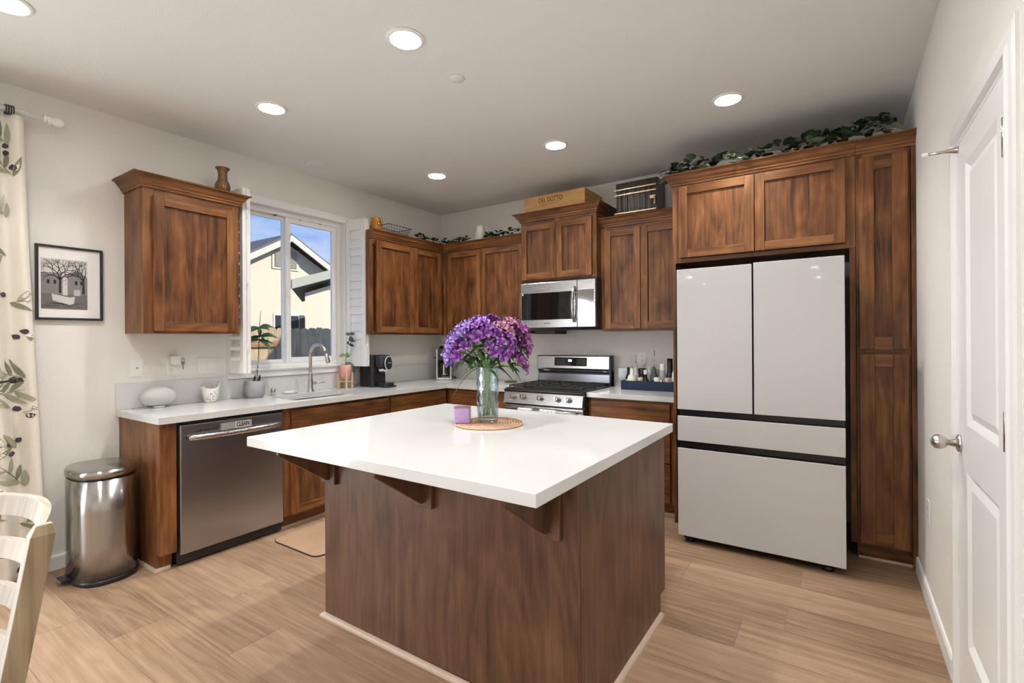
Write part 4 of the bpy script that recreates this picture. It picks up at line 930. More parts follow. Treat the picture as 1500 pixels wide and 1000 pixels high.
b = B(); b.lathe([(.019, 0), (.019, .056), (.016, .058), (.0005, .058)], (.085, -2.125, Z), 24); tag(b.build('air_gap_cap', NICKEL), 'short metal cylinder on the counter right of the grey pot', 'air gap cap')
t = thing('soap_dish', 'shallow clear glass soap dish on the counter left of the faucet', 'soap dish', (.075, -1.965, Z))
b = B(); b.lathe([(.045, 0), (.055, .004), (.062, .022), (.059, .022), (.052, .008), (.0005, .006)], (.078, -1.965, Z), 32, cap=True, fn=lambda p, th: Vector((p.x*.62, p.y*1.12, p.z))); b.build('dish', simple('frosted_glass', (.66, .67, .65), .2), t)
b = B(); b.ball((.078, -1.965, Z+.016), (.02, .04, .009), 16, 8); b.build('soap_bar', simple('soap', (.74, .73, .69), .5), t)
# pink pot on wooden stand
t = thing('plant_stand', 'small wooden stand holding the pink pot under the right shutter', 'plant stand', (.095, -1.435, Z)); qx, qy = .100, -1.438
b = B()
for k in range(4):
    a = PI/4+k*PI/2+.3; o = Vector((qx+.060*math.cos(a), qy+.060*math.sin(a), 0)); b.prism([(o.x-.008, o.y-.008, Z), (o.x+.008, o.y-.008, Z), (o.x+.008, o.y+.008, Z), (o.x-.008, o.y+.008, Z)], (0, 0, .145))
for k in range(2):
    a = PI/4+k*PI/2+.3; d = Vector((math.cos(a), math.sin(a), 0)); n_ = Vector((-d.y, d.x, 0))*.006; c = Vector((qx, qy, Z+.055+.013*k)); b.prism([c-d*.055-n_, c+d*.055-n_, c+d*.055+n_, c-d*.055+n_], (0, 0, .012))
b.build('stand_frame', BAMB, t, .002)
t = thing('potted_plant', 'pink pot with a tall sparse plant on the wooden stand', 'plant', (qx, qy, Z+.082))
b = B(); zz = Z+.0815; b.lathe([(.020, 0), (.036, .008), (.047, .035), (.050, .06), (.050, .135), (.045, .135), (.044, .08), (.02, .07)], (qx, qy, zz), 36); b.build('pot', PINK, t)
b = B(); b.lathe([(.044, .118), (.0005, .121)], (qx, qy, zz), 20, cap=False); b.build('soil', simple('potting_soil', (.03, .02, .015), .95), t)
sp_ = [Vector((qx, qy, zz+.12)), Vector((qx+.004, qy+.002, zz+.20)), Vector((qx+.012, qy+.014, zz+.28)), Vector((qx+.02, qy+.028, zz+.36)), Vector((qx+.02, qy+.04, zz+.41))]
b = B(); b.tube(sp_, [.0035, .003, .0025, .002, .0015], 8); b.build('stem', STEM, t)
b = B()
for base, dv, ln, wd, m in ((sp_[4], (.3, .6, .5), .05, .019, 0), (sp_[4], (-.4, -.5, .4), .045, .017, 0), (sp_[3], (.5, .6, .1), .055, .022, 0), (sp_[3]+Vector((0, 0, .02)), (.8, .1, .1), .05, .021, 0), (sp_[3]+Vector((0, 0, -.03)), (.2, -.5, .3), .045, .016, 0), (sp_[3]+Vector((0, 0, -.04)), (.3, .8, 0), .045, .017, 0), (sp_[1]+Vector((0, 0, .02)), (-.5, -.6, .2), .055, .018, 1), (sp_[1]+Vector((0, 0, .02)), (.2, .7, .4), .055, .020, 1), (sp_[1]+Vector((0, 0, .015)), (.7, .1, .2), .055, .020, 1), (sp_[0]+Vector((0, 0, .02)), (.3, .7, .1), .075, .022, 2)):
    leafm(b, base, dv, ln*1.12, wd, m, .3, .15, 6, Vector((.8, -.55, .45)))
b.build('leaves', [simple('dark_round_leaf', (.045, .065, .055), .5, noise=.3), LEAFL, LEAF], t)
# pod coffee machine
t = thing('coffee_machine', 'black pod coffee machine right of the window', 'coffee machine', (.2, -1.12, Z)); cxx, cyy = .075, -1.17
b = B(); b.prism([(x, y, Z) for x, y in rrect(cxx, cyy-.095, cxx+.19, cyy+.085, .03)], (0, 0, .302)); b.build('body', BLACKP, t, .006)
b = B(); b.lathe([(.0005, .18), (.066, .18), (.070, .19), (.070, .292), (.064, .30), (.0005, .30)], (cxx+.225, cyy, Z), 32, cap=False); b.build('brew_head', BLACKP, t)
b = B(); b.lathe([(.035, .143), (.045, .15), (.048, .180)], (cxx+.225, cyy, Z), 28); b.build('spout_ring', CHROME, t)
b = B(); b.lathe([(.02, .125), (.030, .143)], (cxx+.225, cyy, Z), 20); b.build('nozzle', BLACKP, t)
b = B(); b.lathe([(.046, 0), (.046, .028), (.040, .031), (.0005, .031)], (0, 0, 0), 32, fn=lambda p, th: Vector((p.z, p.x*.78, p.y*1.3)))
for v in b.bm.verts: v.co += Vector((cxx+.292, cyy, Z+.225))
fb = b.build('front_dial', BLACKP, t)
b = B(); b.tube([Vector((cxx+.306, cyy+.039*math.cos(a), Z+.225+.063*math.sin(a))) for a in [2*PI*i/28 for i in range(28)]], .0038, 8, closed=True); b.build('chrome_ring', WPLAS, fb)
b = B(); b.box((cxx+.3232, cyy-.016, Z+.226), (cxx+.3242, cyy+.016, Z+.230)); b.build('badge', WPLAS, fb)
b = B(); b.prism([(x, y, Z) for x, y in rrect(cxx+.19, cyy-.07, cxx+.355, cyy+.07, .03)], (0, 0, .016)); b.build('drip_base', BLACKP, t, .003)
b = B(); b.prism([(x, y, Z+.0165) for x, y in rrect(cxx+.20, cyy-.055, cxx+.34, cyy+.055, .03)], (0, 0, .028)); b.build('drip_tray', BLACKP, t, .003)
b = B(); b.tube([(cxx-.004, cyy-.085, Z+.03), (.045, -1.29, Z+.010), (.04, -1.315, Z+.06), (.038, -1.30, Z+.13), (.04, -1.275, Z+.155), (.045, -1.29, Z+.165), (.042, -1.31, Z+.150), (.04, -1.29, Z+.140)], .0035, 8); b.build('power_cord', BLACKP, t)
# drip coffee maker, turned toward the room
t = thing('coffee_maker', 'stainless and black drip coffee maker with glass carafe in the corner', 'coffee maker', (0, 0, 0))
b = B(); b.box((-.085, -.10, 0), (-.066, .10, .345)); b.box((.066, -.10, 0), (.085, .10, .345)); b.box((-.066, .03, 0), (.066, .10, .345)); b.build('housing', STEEL, t, .004)
b = B(); b.box((-.0655, -.095, .215), (.0655, .0295, .343)); b.build('filter_head', BLACKP, t, .004)
b = B(); b.lathe([(.063, .3455), (.060, .362), (.05, .372), (.0005, .374)], (0, 0, 0), 28); b.build('lid', BLACKP, t)
b = B(); b.box((-.0655, -.11, 0), (.0655, .0295, .028)); b.build('warming_base', STEEL, t, .004)
b = B(); b.box((-.036, -.0975, .268), (.036, -.0955, .292)); b.build('clock_panel', WPLAS, t)
b = B(); b.box((-.0655, .0255, .03), (.0655, .0295, .214)); b.build('dark_recess', BLACKM, t)
b = B(); b.lathe([(.045, .030), (.056, .036), (.058, .08), (.056, .13), (.042, .165), (.040, .178)], (0, -.035, 0), 28, cap=False); ca_ = b.build('carafe', CLEAR, t)
b = B(); b.lathe([(.043, .178), (.045, .195), (.03, .205), (.0005, .206)], (0, -.035, 0), 24); b.build('carafe_lid', BLACKP, ca_)
b = B(); b.box((-.009, -.1105, .06), (.009, -.098, .17)); b.box((-.009, -.098, .16), (.009, -.075, .172)); b.build('carafe_handle', STEEL, ca_, .003)
b = B(); b.lathe([(.046, .055), (.046, .062)], (0, -.035, 0), 24, cap=False); b.build('carafe_band', STEEL, ca_)
b = B(); b.tube([(-.03, .101, .20), (-.10, .105, .235), (-.14, .11, .245)], .0045, 8); b.build('power_cord', BLACKP, t)
b = B(); b.tube([(.06, .10, .03), (.11, .06, .02), (.125, .03, .018), (.10, .01, .006)], .006, 8); b.build('cord_loop', BLACKP, t)
t.location = (.235, -.215, Z); t.rotation_euler = (0, 0, .62)
b = B(); b.lathe([(.055, 0), (.062, .003), (.062, .012), (.056, .015), (.0005, .016)], (1.085, -.16, Z), 32); tag(b.build('pan_lid', simple('brown_disc', (.09, .05, .03), .5)), 'small dark brown disc lying on the counter left of the stove', 'coaster')

# ------------------------------------------------------------------ island centrepiece
t = thing('placemat', 'round woven jute placemat under the vase on the island', 'placemat', (2.385, -2.30, iz1+.0005))
m = simple('woven_jute', (.50, .29, .17), .9); tt_ = m.node_tree
wv = tt_.nodes.new('ShaderNodeTexWave'); wv.wave_type = 'RINGS'; wv.rings_direction = 'SPHERICAL'; wv.inputs['Scale'].default_value = 22; wv.inputs['Distortion'].default_value = 3; wv.inputs['Detail Scale'].default_value = 8
c_ = tt_.nodes.new('ShaderNodeTexCoord'); tt_.links.new(c_.outputs['Object'], wv.inputs['Vector']); rp = tt_.nodes.new('ShaderNodeValToRGB')
rp.color_ramp.elements[0].color = (.30, .15, .08, 1); rp.color_ramp.elements[1].color = (.66, .44, .30, 1); tt_.links.new(wv.outputs[0], rp.inputs[0]); tt_.links.new(rp.outputs[0], _bsdf(m).inputs['Base Color'])
b = B()
for k in range(13):
    r = .012+.0135*k; b.tube([(2.385+r*math.cos(a), -2.30+r*math.sin(a), iz1+.0062+.0012*math.sin(a*(6+k*3)+k)) for a in [2*PI*i/56 for i in range(56)]], .0058, 6, closed=True)
b.build('woven_disc', m, t)
IZ = iz1+.0135
vx, vy = 2.365, -2.283
t = thing('glass_vase', 'tall clear faceted glass vase on the woven placemat', 'vase', (vx, vy, IZ))
b = B()
b.lathe([(.0525, .283), (.0515, .20), (.050, .10), (.048, .022), (.0005, .018)], (vx, vy, IZ), 36, cap=False)
b.lathe([(.0005, .0), (.049, .0), (.0545, .006)], (vx, vy, IZ), 36, cap=False)
rg_ = [[Vector((vx+r*math.cos(2*PI*(k+.5*(q % 2))/14), vy+r*math.sin(2*PI*(k+.5*(q % 2))/14), IZ+z)) for k in range(14)] for q, (z, r) in enumerate([(.006+.0277*q_, .0555+.0005*q_-(.0012 if q_ % 2 else 0)) for q_ in range(11)])]
vv_ = [[b.bm.verts.new(p) for p in r] for r in rg_]; fs_ = []
for q in range(10):
    for k in range(14):
        k1 = (k+1) % 14; A_, C_ = vv_[q], vv_[q+1]
        if q % 2 == 0: fs_ += [b.bm.faces.new((A_[k], A_[k1], C_[k])), b.bm.faces.new((A_[k1], C_[k1], C_[k]))]
        else: fs_ += [b.bm.faces.new((A_[k], A_[k1], C_[k1])), b.bm.faces.new((A_[k], C_[k1], C_[k]))]
b.fin(fs_, 'z', 0, False); b.lathe([(.0525, .283), (.0605, .283)], (vx, vy, IZ), 36, cap=False)
b.build('glass_body', GLASS, t, recalc=False)
b = B(); b.lathe([(.0005, .019), (.048, .023), (.0500, .10), (.0505, .150), (.0005, .150)], (vx, vy, IZ), 32, cap=False); b.build('water', thin_glass('water', (.90, .95, .92), .4, 1.2), t)
b = B()
for s_ in (-1, 1):
    for k in range(8): b.tube([(vx+.0562*math.cos(a), vy+.0562*math.sin(a), IZ+.02+.20*i/14) for i, a in [(i, 2*PI*k/8+s_*i*PI/14) for i in range(15)]], .0014, 5)
b.build('cut_pattern', CLEAR, t)
Rv, Fv = rt.copy(), fw.copy(); V0 = Vector((vx, vy, IZ+.28))
def petal_mesh(name, m1, m2):
    b = B(); rp_ = random.Random(len(name))
    for k in range(6):
        a = 2*PI*k/6+rp_.uniform(-.12, .12); inner = k % 2; ln = .034 if not inner else .031; wd = .0125 if not inner else .0085; dr = Vector((math.cos(a), math.sin(a), 0))
        sd = Vector((-dr.y, dr.x, 0)); rows_ = []
        for i in range(5):
            s_ = i/4; w = wd*math.sin(PI*(.12+.78*s_))**.8; r = .003+ln*s_*(.82); z = .028*math.sin(s_*1.45)+(.004 if inner else 0)-.010*max(0, s_-.7)*3
            c = dr*r+Vector((0, 0, z)); rows_.append([b.bm.verts.new(c+sd*w+Vector((0, 0, .003))), b.bm.verts.new(c), b.bm.verts.new(c-sd*w+Vector((0, 0, .003)))])
        fs = []
        for i in range(4):
            for j in range(2): fs.append(b.bm.faces.new((rows_[i][j], rows_[i+1][j], rows_[i+1][j+1], rows_[i][j+1])))
        b.fin(fs, 'z', 1 if inner else 0, True)
    b.tube([(0, 0, 0), (0, 0, .012)], [.002, .004], 6, mat=1)
    for k in range(4): a = 2*PI*k/4; b.tube([(0, 0, .01), (.005*math.cos(a), .005*math.sin(a), .034)], .0007, 4, mat=1)
    me = bpy.data.meshes.new(name); b.bm.to_mesh(me); b.bm.free(); me.materials.append(m1); me.materials.append(m2); return me
def pm(n, c, k=.25): return simple(n, c, .55, noise=k, nscale=60)
LIL = petal_mesh('lilac_blossom', pm('petal_lilac', (.27, .15, .55)), pm('petal_lilac_light', (.42, .27, .64)))
PUR = petal_mesh('purple_blossom', pm('petal_purple', (.16, .035, .26)), pm('petal_purple_light', (.29, .09, .37)))
MAG = petal_mesh('magenta_blossom', pm('petal_magenta', (.19, .035, .21)), pm('petal_magenta_light', (.32, .09, .29)))
PNK = petal_mesh('pink_blossom', pm('petal_pink', (.36, .12, .27)), pm('petal_pink_light', (.50, .26, .34)))
rf = random.Random(11)
FL = [(-.150, .20, .00, LIL), (-.165, .125, .02, LIL), (-.105, .245, -.04, LIL), (-.115, .150, -.06, PUR), (-.04, .262, .00, LIL), (-.03, .235, -.09, PUR), (.02, .225, -.05, PUR), (.055, .155, -.11, PUR), (.075, .245, .0, PNK),
      (.11, .268, .06, PNK), (.160, .235, .02, MAG), (.170, .170, .03, MAG), (.150, .085, .0, MAG), (.085, .185, -.07, PUR), (.0, .28, .09, PUR), (-.09, .23, .10, LIL), (.13, .20, .12, MAG)]
for i, (r_, z_, f_, me) in enumerate(FL):
    kind = {LIL.name: 'lilac', PUR.name: 'purple', MAG.name: 'magenta', PNK.name: 'pink'}[me.name]
    side_ = {LIL.name: 'at the left of the bouquet', PUR.name: 'in the middle of the bouquet', MAG.name: 'at the right of the bouquet', PNK.name: 'at the top right of the bouquet'}[me.name]
    r_ *= .94; head = V0+Rv*r_+Fv*f_+Vector((0, 0, z_-.02)); ang = rf.uniform(0, 6.28); foot = Vector((vx-.022*Rv.x*math.copysign(1, r_)+.02*math.cos(ang), vy-.022*Rv.y*math.copysign(1, r_)+.02*math.sin(ang), IZ+.03))
    t = thing('alstroemeria_stem', kind+' alstroemeria stem '+side_+' in the glass vase', 'flower', foot, 'alstroemeria stems in the vase')
    neck = V0+(head-V0)*.12; neck = Vector((vx+(neck.x-vx)*.9, vy+(neck.y-vy)*.9, IZ+.275)); h2 = head-Vector((0, 0, .055))
    midp = neck*.45+h2*.55+(Rv*r_)*-.06
    b = B(); b.tube([foot, foot*.5+neck*.5, neck, midp, h2], [.0032, .0032, .003, .0028, .0024], 7)
    heads = []; nb = 7 if z_ > .1 else 6
    outv = (Rv*r_+Fv*f_*.8+Vector((0, 0, .10))).normalized(); o1 = outv.orthogonal().normalized(); o2 = outv.cross(o1)
    for k in range(nb):
        if k == 0: dv = outv
        else:
            a = 2*PI*k/(nb-1)+rf.uniform(-.2, .2); dv = (outv*rf.uniform(.35, .6)+(o1*math.cos(a)+o2*math.sin(a))).normalized()
        e = h2+dv*rf.uniform(.040, .052)+outv*.012; heads.append((e, (dv+outv*.45).normalized())); b.tube([h2, h2*.4+e*.6+outv*.006, e], [.0016, .0014, .0012], 5)
    b.build('stem', STEM, t)
    b = B()
    for k in range(5):
        a = 2*PI*k/5+rf.uniform(-.3, .3); dv = o1*math.cos(a)+o2*math.sin(a)+outv*.1; leafm(b, h2-outv*.012, dv, rf.uniform(.05, .075), .0085, 0, .4)
    for k in range(8):
        s_ = rf.uniform(.1, .95); base = neck*(1-s_)+midp*s_ if k < 2 else midp*(1-s_)+h2*s_; a = rf.uniform(0, 6.28); leafm(b, base, (math.cos(a), math.sin(a), rf.uniform(-.1, .7)), rf.uniform(.08, .13), .0125, rf.choice((0, 0, 1)), rf.uniform(.2, .6))
    b.build('leaves', [LEAF, LEAFL], t)
    for e, dv in heads:
        o = bpy.data.objects.new('blossom', me); COL.objects.link(o); o.parent = t; o.location = e-dv*.008-foot; o.rotation_euler = dv.to_track_quat('Z', 'Y').to_euler(); s_ = rf.uniform(.98, 1.25); o.scale = (s_, s_, s_)
t = thing('greenery_sprig', 'long drooping green leaves hanging over the rim of the vase', 'foliage sprig', (vx, vy, IZ+.28))
b = B()
for r_, z_, ln, dr, m_, f_ in ((-.6, .55, .15, .5, 1, -.5), (-.75, -.05, .16, .95, 2, -.2), (.75, .05, .13, .8, 2, -.3), (-.2, .7, .17, .2, 1, -.6), (.3, .75, .16, .25, 0, -.5), (.55, .5, .15, .4, 0, -.4), (-.45, .6, .17, .35, 0, -.3), (.1, .8, .15, .2, 1, -.5), (-.6, .2, .13, .6, 1, -.4), (.5, .25, .13, .6, 0, -.5), (.15, .6, .14, .5, 0, .5), (-.3, .6, .14, .5, 0, .5)):
    base = V0+Rv*r_*.04+Fv*f_*.03+Vector((0, 0, .002)); leafm(b, base, Rv*r_+Fv*f_+Vector((0, 0, z_)), ln, .012, m_, dr, n=8)
base = V0+Rv*-.05+Fv*-.08+Vector((0, 0, .16)); leafm(b, base, Rv*-.9+Fv*-.3+Vector((0, 0, .15)), .13, .020, 1, .1, n=8)
for k in range(16):
    a = rf.uniform(0, 6.28); q = rf.uniform(.01, .05); leafm(b, V0+Vector((q*math.cos(a), q*math.sin(a), -.02)), (math.cos(a)*.5, math.sin(a)*.5, 1), rf.uniform(.10, .17), .011, rf.choice((0, 0, 1)), .15)
b.build('leaves', [LEAF, LEAFL, simple('grey_green_leaf', (.10, .14, .10), .5, noise=.3)], t)
t = thing('candle', 'square lilac candle jar on the placemat beside the vase', 'candle', (2.262, -2.372, IZ)); qx2, qy2 = 2.268, -2.372
b = B(); c0 = Vector((qx2, qy2, 0)); d = Rv*.0405; e = Fv*.0405
sq = [(x, y) for x, y in rrect(-.041, -.041, .041, .041, .008)]
b.prism([c0+Rv*x+Fv*y+Vector((0, 0, IZ)) for x, y in sq], (0, 0, .074)); b.build('wax_jar', simple('lilac_wax', (.50, .33, .62), .35), t)
b = B(); b.prism([c0+Rv*x*1.02+Fv*y*1.02+Vector((0, 0, IZ+.0745)) for x, y in sq], (0, 0, .005)); b.build('rim', simple('candle_rim', (.30, .16, .22), .4), t)

# ------------------------------------------------------------------ bottles on the right counter
t = thing('bottle_tray', 'dark navy tray holding bottles on the counter beside the fridge', 'tray', (2.58, -.16, Z)); tx0, tx1, ty0, ty1 = 2.315, 2.87, -.27, -.06
NAVY = simple('navy_plastic', (.012, .024, .06), .5, spec=.3)
b = B(); b.box((tx0, ty0, Z), (tx1, ty1, Z+.006)); b.box((tx0, ty0, Z+.006), (tx1, ty0+.006, Z+.078)); b.box((tx0, ty1-.006, Z+.006), (tx1, ty1, Z+.078)); b.box((tx0, ty0+.006, Z+.006), (tx0+.006, ty1-.006, Z+.078)); b.box((tx1-.006, ty0+.006, Z+.006), (tx1, ty1-.006, Z+.078)); b.build('tray_body', NAVY, t, .002)
ZB = Z+.0066
def bottle(x, y, prof, mat, label, cap=None, capmat=None, lab=None, labmat=None, spout=None):
    t = thing('bottle', label, 'bottle', (x, y, ZB), 'bottles in the navy tray')
    b = B(); b.lathe([(.0005, 0)]+prof+[(.0005, prof[-1][1])], (x, y, ZB), 20, cap=False); b.build('glass', mat, t)
    if cap: b = B(); b.lathe([(cap[0], cap[1]), (cap[0], cap[2]), (cap[0]*.7, cap[2]+.003), (.0005, cap[2]+.003)], (x, y, ZB), 16, cap=False); b.build('cap', capmat, t)
    if lab: b = B(); b.lathe([(lab[0], lab[1]), (lab[0], lab[2])], (x, y, ZB), 20, cap=False); b.build('paper_label', labmat, t)
    if spout: b = B(); b.tube([(x, y, ZB+spout[0]), (x, y, ZB+spout[0]+.03), (x+.006, y-.004, ZB+spout[1])], [.006, .004, .0025], 8); b.build('pour_spout', NICKEL, t)
WG = simple('white_glaze', (.80, .79, .76), .25); AMB = simple('dark_amber_glass', (.025, .014, .008), .08); DKG = simple('dark_green_glass', (.015, .02, .01), .08); PPR = simple('label_paper', (.72, .70, .66), .7); RED = simple('red_sauce', (.36, .045, .03), .3); ORG = simple('orange_cap', (.75, .32, .06), .4); SALT = simple('grey_salt', (.45, .44, .42), .6); YEL = simple('olive_oil', (.28, .20, .05), .15)
bottle(2.345, -.165, [(.022, 0), (.024, .01), (.024, .09), (.012, .125), (.011, .165)], DKG, 'small dark bottle at the left end of the navy tray', (.013, .165, .18), BLACKP, (.0245, .02, .075), PPR)
bottle(2.395, -.21, [(.036, 0), (.042, .01), (.044, .07), (.036, .105), (.016, .13), (.013, .175)], WG, 'round-shouldered white cruet in the front left of the navy tray', None, None, None, None, (.175, .235))
bottle(2.388, -.095, [(.030, 0), (.034, .01), (.034, .12), (.018, .165), (.013, .215)], WG, 'tall white cruet at the back left of the navy tray', None, None, None, None, (.215, .29))
bottle(2.455, -.12, [(.028, 0), (.030, .01), (.030, .11), (.024, .12)], AMB, 'squat dark jar with a broad black lid behind the white cruet', (.034, .12, .17), BLACKP)
bottle(2.468, -.20, [(.020, 0), (.022, .01), (.022, .075)], YEL, 'tiny amber spice jar beside the white cruet', (.022, .075, .095), PPR)
bottle(2.505, -.18, [(.030, 0), (.034, .01), (.032, .05), (.016, .09), (.014, .125)], AMB, 'dark bottle with a white pump top in the middle of the tray', (.016, .125, .16), WPLAS, (.0345, .012, .03), PPR)
bottle(2.512, -.095, [(.028, 0), (.030, .01), (.028, .10), (.016, .14)], SALT, 'grey cone-shaped shaker at the back of the tray', (.018, .14, .19), WPLAS)
bottle(2.560, -.12, [(.030, 0), (.033, .01), (.033, .105), (.014, .15), (.012, .185)], simple('smoky_glass', (.10, .12, .13), .1), 'smoky grey cruet with a long thin pour spout', None, None, None, None, (.185, .33))
bottle(2.567, -.21, [(.026, 0), (.028, .01), (.028, .06)], AMB, 'low dark jar in the front middle of the tray', (.028, .06, .075), BLACKP, (.0285, .01, .02), PPR)
bottle(2.610, -.205, [(.022, 0), (.024, .01), (.024, .07)], YEL, 'small jar of ochre spice with a white lid', (.0245, .07, .10), WPLAS)
bottle(2.640, -.14, [(.026, 0), (.028, .01), (.028, .12), (.022, .16)], SALT, 'speckled pepper grinder with a pale cap', (.023, .16, .215), WPLAS)
bottle(2.655, -.215, [(.020, 0), (.022, .01), (.022, .06)], SALT, 'little clear salt jar in front of the pepper grinder', (.022, .06, .085), CHROME)
bottle(2.700, -.13, [(.026, 0), (.028, .01), (.028, .13), (.026, .15)], BLACKP, 'tall black bottle with a black cap near the fridge end', (.024, .15, .26), BLACKP, (.0285, .03, .10), PPR)
bottle(2.705, -.215, [(.022, 0), (.024, .01), (.024, .075)], simple('clear_jar', (.40, .37, .36), .15), 'small jar with a pinkish lid in front of the tall black bottle', (.0245, .075, .10), simple('pinkish_lid', (.60, .48, .42), .5))
bottle(2.775, -.19, [(.036, 0), (.040, .01), (.040, .14), (.022, .185)], simple('milky_plastic', (.72, .72, .72), .3), 'white squeeze bottle with an orange cap at the fridge end of the tray', (.022, .185, .225), ORG, (.0405, .02, .075), RED)
bottle(2.835, -.12, [(.028, 0), (.030, .01), (.030, .12), (.014, .16)], AMB, 'brown bottle tucked against the fridge panel', (.015, .16, .19), ORG, (.0305, .03, .09), PPR)

# ------------------------------------------------------------------ things on top of the wall cabinets
def on(z): return z+.0008
t = thing('bronze_vase', 'small bronze vase on top of the single wall cabinet', 'vase', (.20, -2.565, 2.405)); zc = on(2.405)
b = B(); b.lathe([(.030, 0), (.044, .012), (.050, .04), (.050, .065), (.040, .090), (.031, .105), (.029, .150), (.034, .170), (.046, .185), (.047, .190), (.041, .188), (.028, .165), (.024, .12)], (.20, -2.562, zc+.012), 36); b.lathe([(.034, 0), (.034, .0125), (.030, .0125)], (.20, -2.562, zc), 28)
b.build('vase_body', simple('aged_bronze', (.22, .13, .065), .45, .55, noise=.35, nscale=45, bump=.6, bscale=70), t)
t = thing('ceramic_jar', 'orange ceramic jar with painted leaves on the corner cabinet', 'jar', (.20, -1.155, 2.385)); zc = on(2.385)
b = B(); b.lathe([(.036, 0), (.046, .006), (.058, .05), (.060, .075), (.052, .105), (.042, .122), (.044, .138), (.047, .142), (.042, .142), (.038, .125), (.04, .06)], (.20, -1.150, zc), 36); b.build('jar_body', simple('orange_glaze', (.66, .26, .03), .25, noise=.3, nscale=18), t)
b = B()
for k in range(5):
    a = -.5+k*.32; c = Vector((.20+.0605*math.cos(a), -1.150+.0605*math.sin(a), zc+.085+.008*(k % 2))); leafm(b, c, (-math.sin(a)*.6, math.cos(a)*.6, (.9 if k % 2 else -.9)), .032, .008, k % 2, 0, 0, 4, Vector((math.cos(a), math.sin(a), 0)))
b.build('painted_leaves', [simple('paint_green', (.03, .10, .03), .4), simple('paint_plum', (.08, .02, .06), .4)], t)
t = thing('wire_basket', 'black wire basket on the corner cabinet beside the orange jar', 'basket', (.19, -.92, 2.385)); zc = on(2.385)
b = B(); y0, y1, x0, x1, hh = -1.075, -.765, .09, .29, .095
def rim(f_, z, r=.0028):
    cy_, cx_ = (y0+y1)/2, (x0+x1)/2; hy, hx = (y1-y0)/2*f_, (x1-x0)/2*f_
    b.tube([(cx_-hx, cy_-hy, z), (cx_+hx, cy_-hy, z), (cx_+hx, cy_+hy, z), (cx_-hx, cy_+hy, z)], r, 6, closed=True); return cx_, cy_, hx, hy
T_ = rim(1.0, zc+hh, .0034); Bm = rim(.72, zc+.003)
for k in range(9):
    u = -1+2*k/8
    for s_ in (-1, 1): b.tube([(Bm[0]+s_*Bm[2], Bm[1]+u*Bm[3], zc+.003), (T_[0]+s_*T_[2], T_[1]+u*T_[3], zc+hh)], .0014, 5)
    b.tube([(Bm[0]-Bm[2], Bm[1]+u*Bm[3], zc+.003), (Bm[0]+Bm[2], Bm[1]+u*Bm[3], zc+.003)], .0012, 5)
for k in range(7):
    u = -1+2*k/6
    for s_ in (-1, 1): b.tube([(Bm[0]+u*Bm[2], Bm[1]+s_*Bm[3], zc+.003), (T_[0]+u*T_[2], T_[1]+s_*T_[3], zc+hh)], .0014, 5)
for f_, z in ((.81, .035), (.90, .065)): rim(f_, zc+z, .0013)
b.build('wire_frame', BLACKM, t)
def garland(label, path, dens, seed, mats, size=(.035, .055), up_=.03):
    """a vine with many leaves, one part for the vine and one for its leaves"""
    t = thing('leaf_garland', label, 'garland', path[0]); rg = random.Random(seed)
    b = B(); P = [Vector(p) for p in path]; pts = []
    for i in range(len(P)-1):
        for k in range(8): s_ = k/8; pts.append(P[i]*(1-s_)+P[i+1]*s_+Vector((rg.uniform(-.006, .006), rg.uniform(-.006, .006), rg.uniform(0, .008))))
    pts.append(P[-1]); b.tube(pts, .003, 6); b.build('vine', BARK, t)
    b = B()
    for i in range(dens):
        k = rg.uniform(0, len(pts)-1.01); i0 = int(k); c = pts[i0]*(1-(k-i0))+pts[i0+1]*(k-i0); a = rg.uniform(0, 6.28); el = rg.uniform(-.05, 1.1)
        dv = Vector((math.cos(a)*math.cos(el), math.sin(a)*math.cos(el), math.sin(el))); q = c+dv*rg.uniform(.005, .03)+Vector((0, 0, rg.uniform(.004, up_)))
        ln = rg.uniform(*size); leafm(b, q, dv, ln, ln*.42, rg.choices((0, 1, 2), (6, 2, 2))[0], .5, .12, 5, Vector((rg.uniform(-.5, .5), rg.uniform(-.5, .5), 1)))
    b.build('leaves', mats, t)
GM = [LEAFD, LEAF, simple('ivy_grey_green', (.06, .09, .055), .45, noise=.3)]
GV = [LEAFD, LEAFV, simple('ivy_mid_green', (.05, .085, .04), .45, noise=.3)]
zc = 2.385+.008
garland('dark green leaf garland on the corner cabinets between the wire basket and the white pitcher', [(.27, -.70, zc), (.25, -.52, zc), (.28, -.36, zc), (.30, -.24, zc), (.45, -.26, zc), (.62, -.25, zc)], 95, 21, GM, (.035, .06), .045)
garland('dark green leaf garland between the white pitcher and the microwave cabinet', [(.86, -.27, zc), (.98, -.26, zc), (1.12, -.25, zc), (1.30, -.25, zc)], 75, 22, GM, (.035, .06), .05)
t = thing('pitcher', 'white patterned ceramic pitcher on the corner cabinet', 'pitcher', (.76, -.22, 2.385)); zc = on(2.385)
b = B()
def lip(p, th):
    if p.z > .15: return Vector((p.x*(1+.35*max(0, math.cos(th-PI))**4), p.y, p.z+.012*max(0, math.cos(th-PI))**4))
    return p
b.lathe([(.050, 0), (.056, .005), (.056, .05), (.050, .10), (.043, .14), (.045, .172), (.041, .172), (.038, .14), (.045, .06)], (.752, -.22, zc), 36, fn=lip); b.build('pitcher_body', simple('white_relief_glaze', (.80, .78, .75), .3, noise=.22, nscale=40, bump=.5, bscale=60), t)
b = B(); b.tube([Vector((.795, -.225, zc+.152)), Vector((.825, -.228, zc+.160)), Vector((.850, -.23, zc+.145)), Vector((.855, -.23, zc+.105)), Vector((.835, -.228, zc+.065)), Vector((.806, -.225, zc+.042))], .006, 8); b.build('handle', simple('white_handle_glaze', (.80, .78, .75), .3), t)
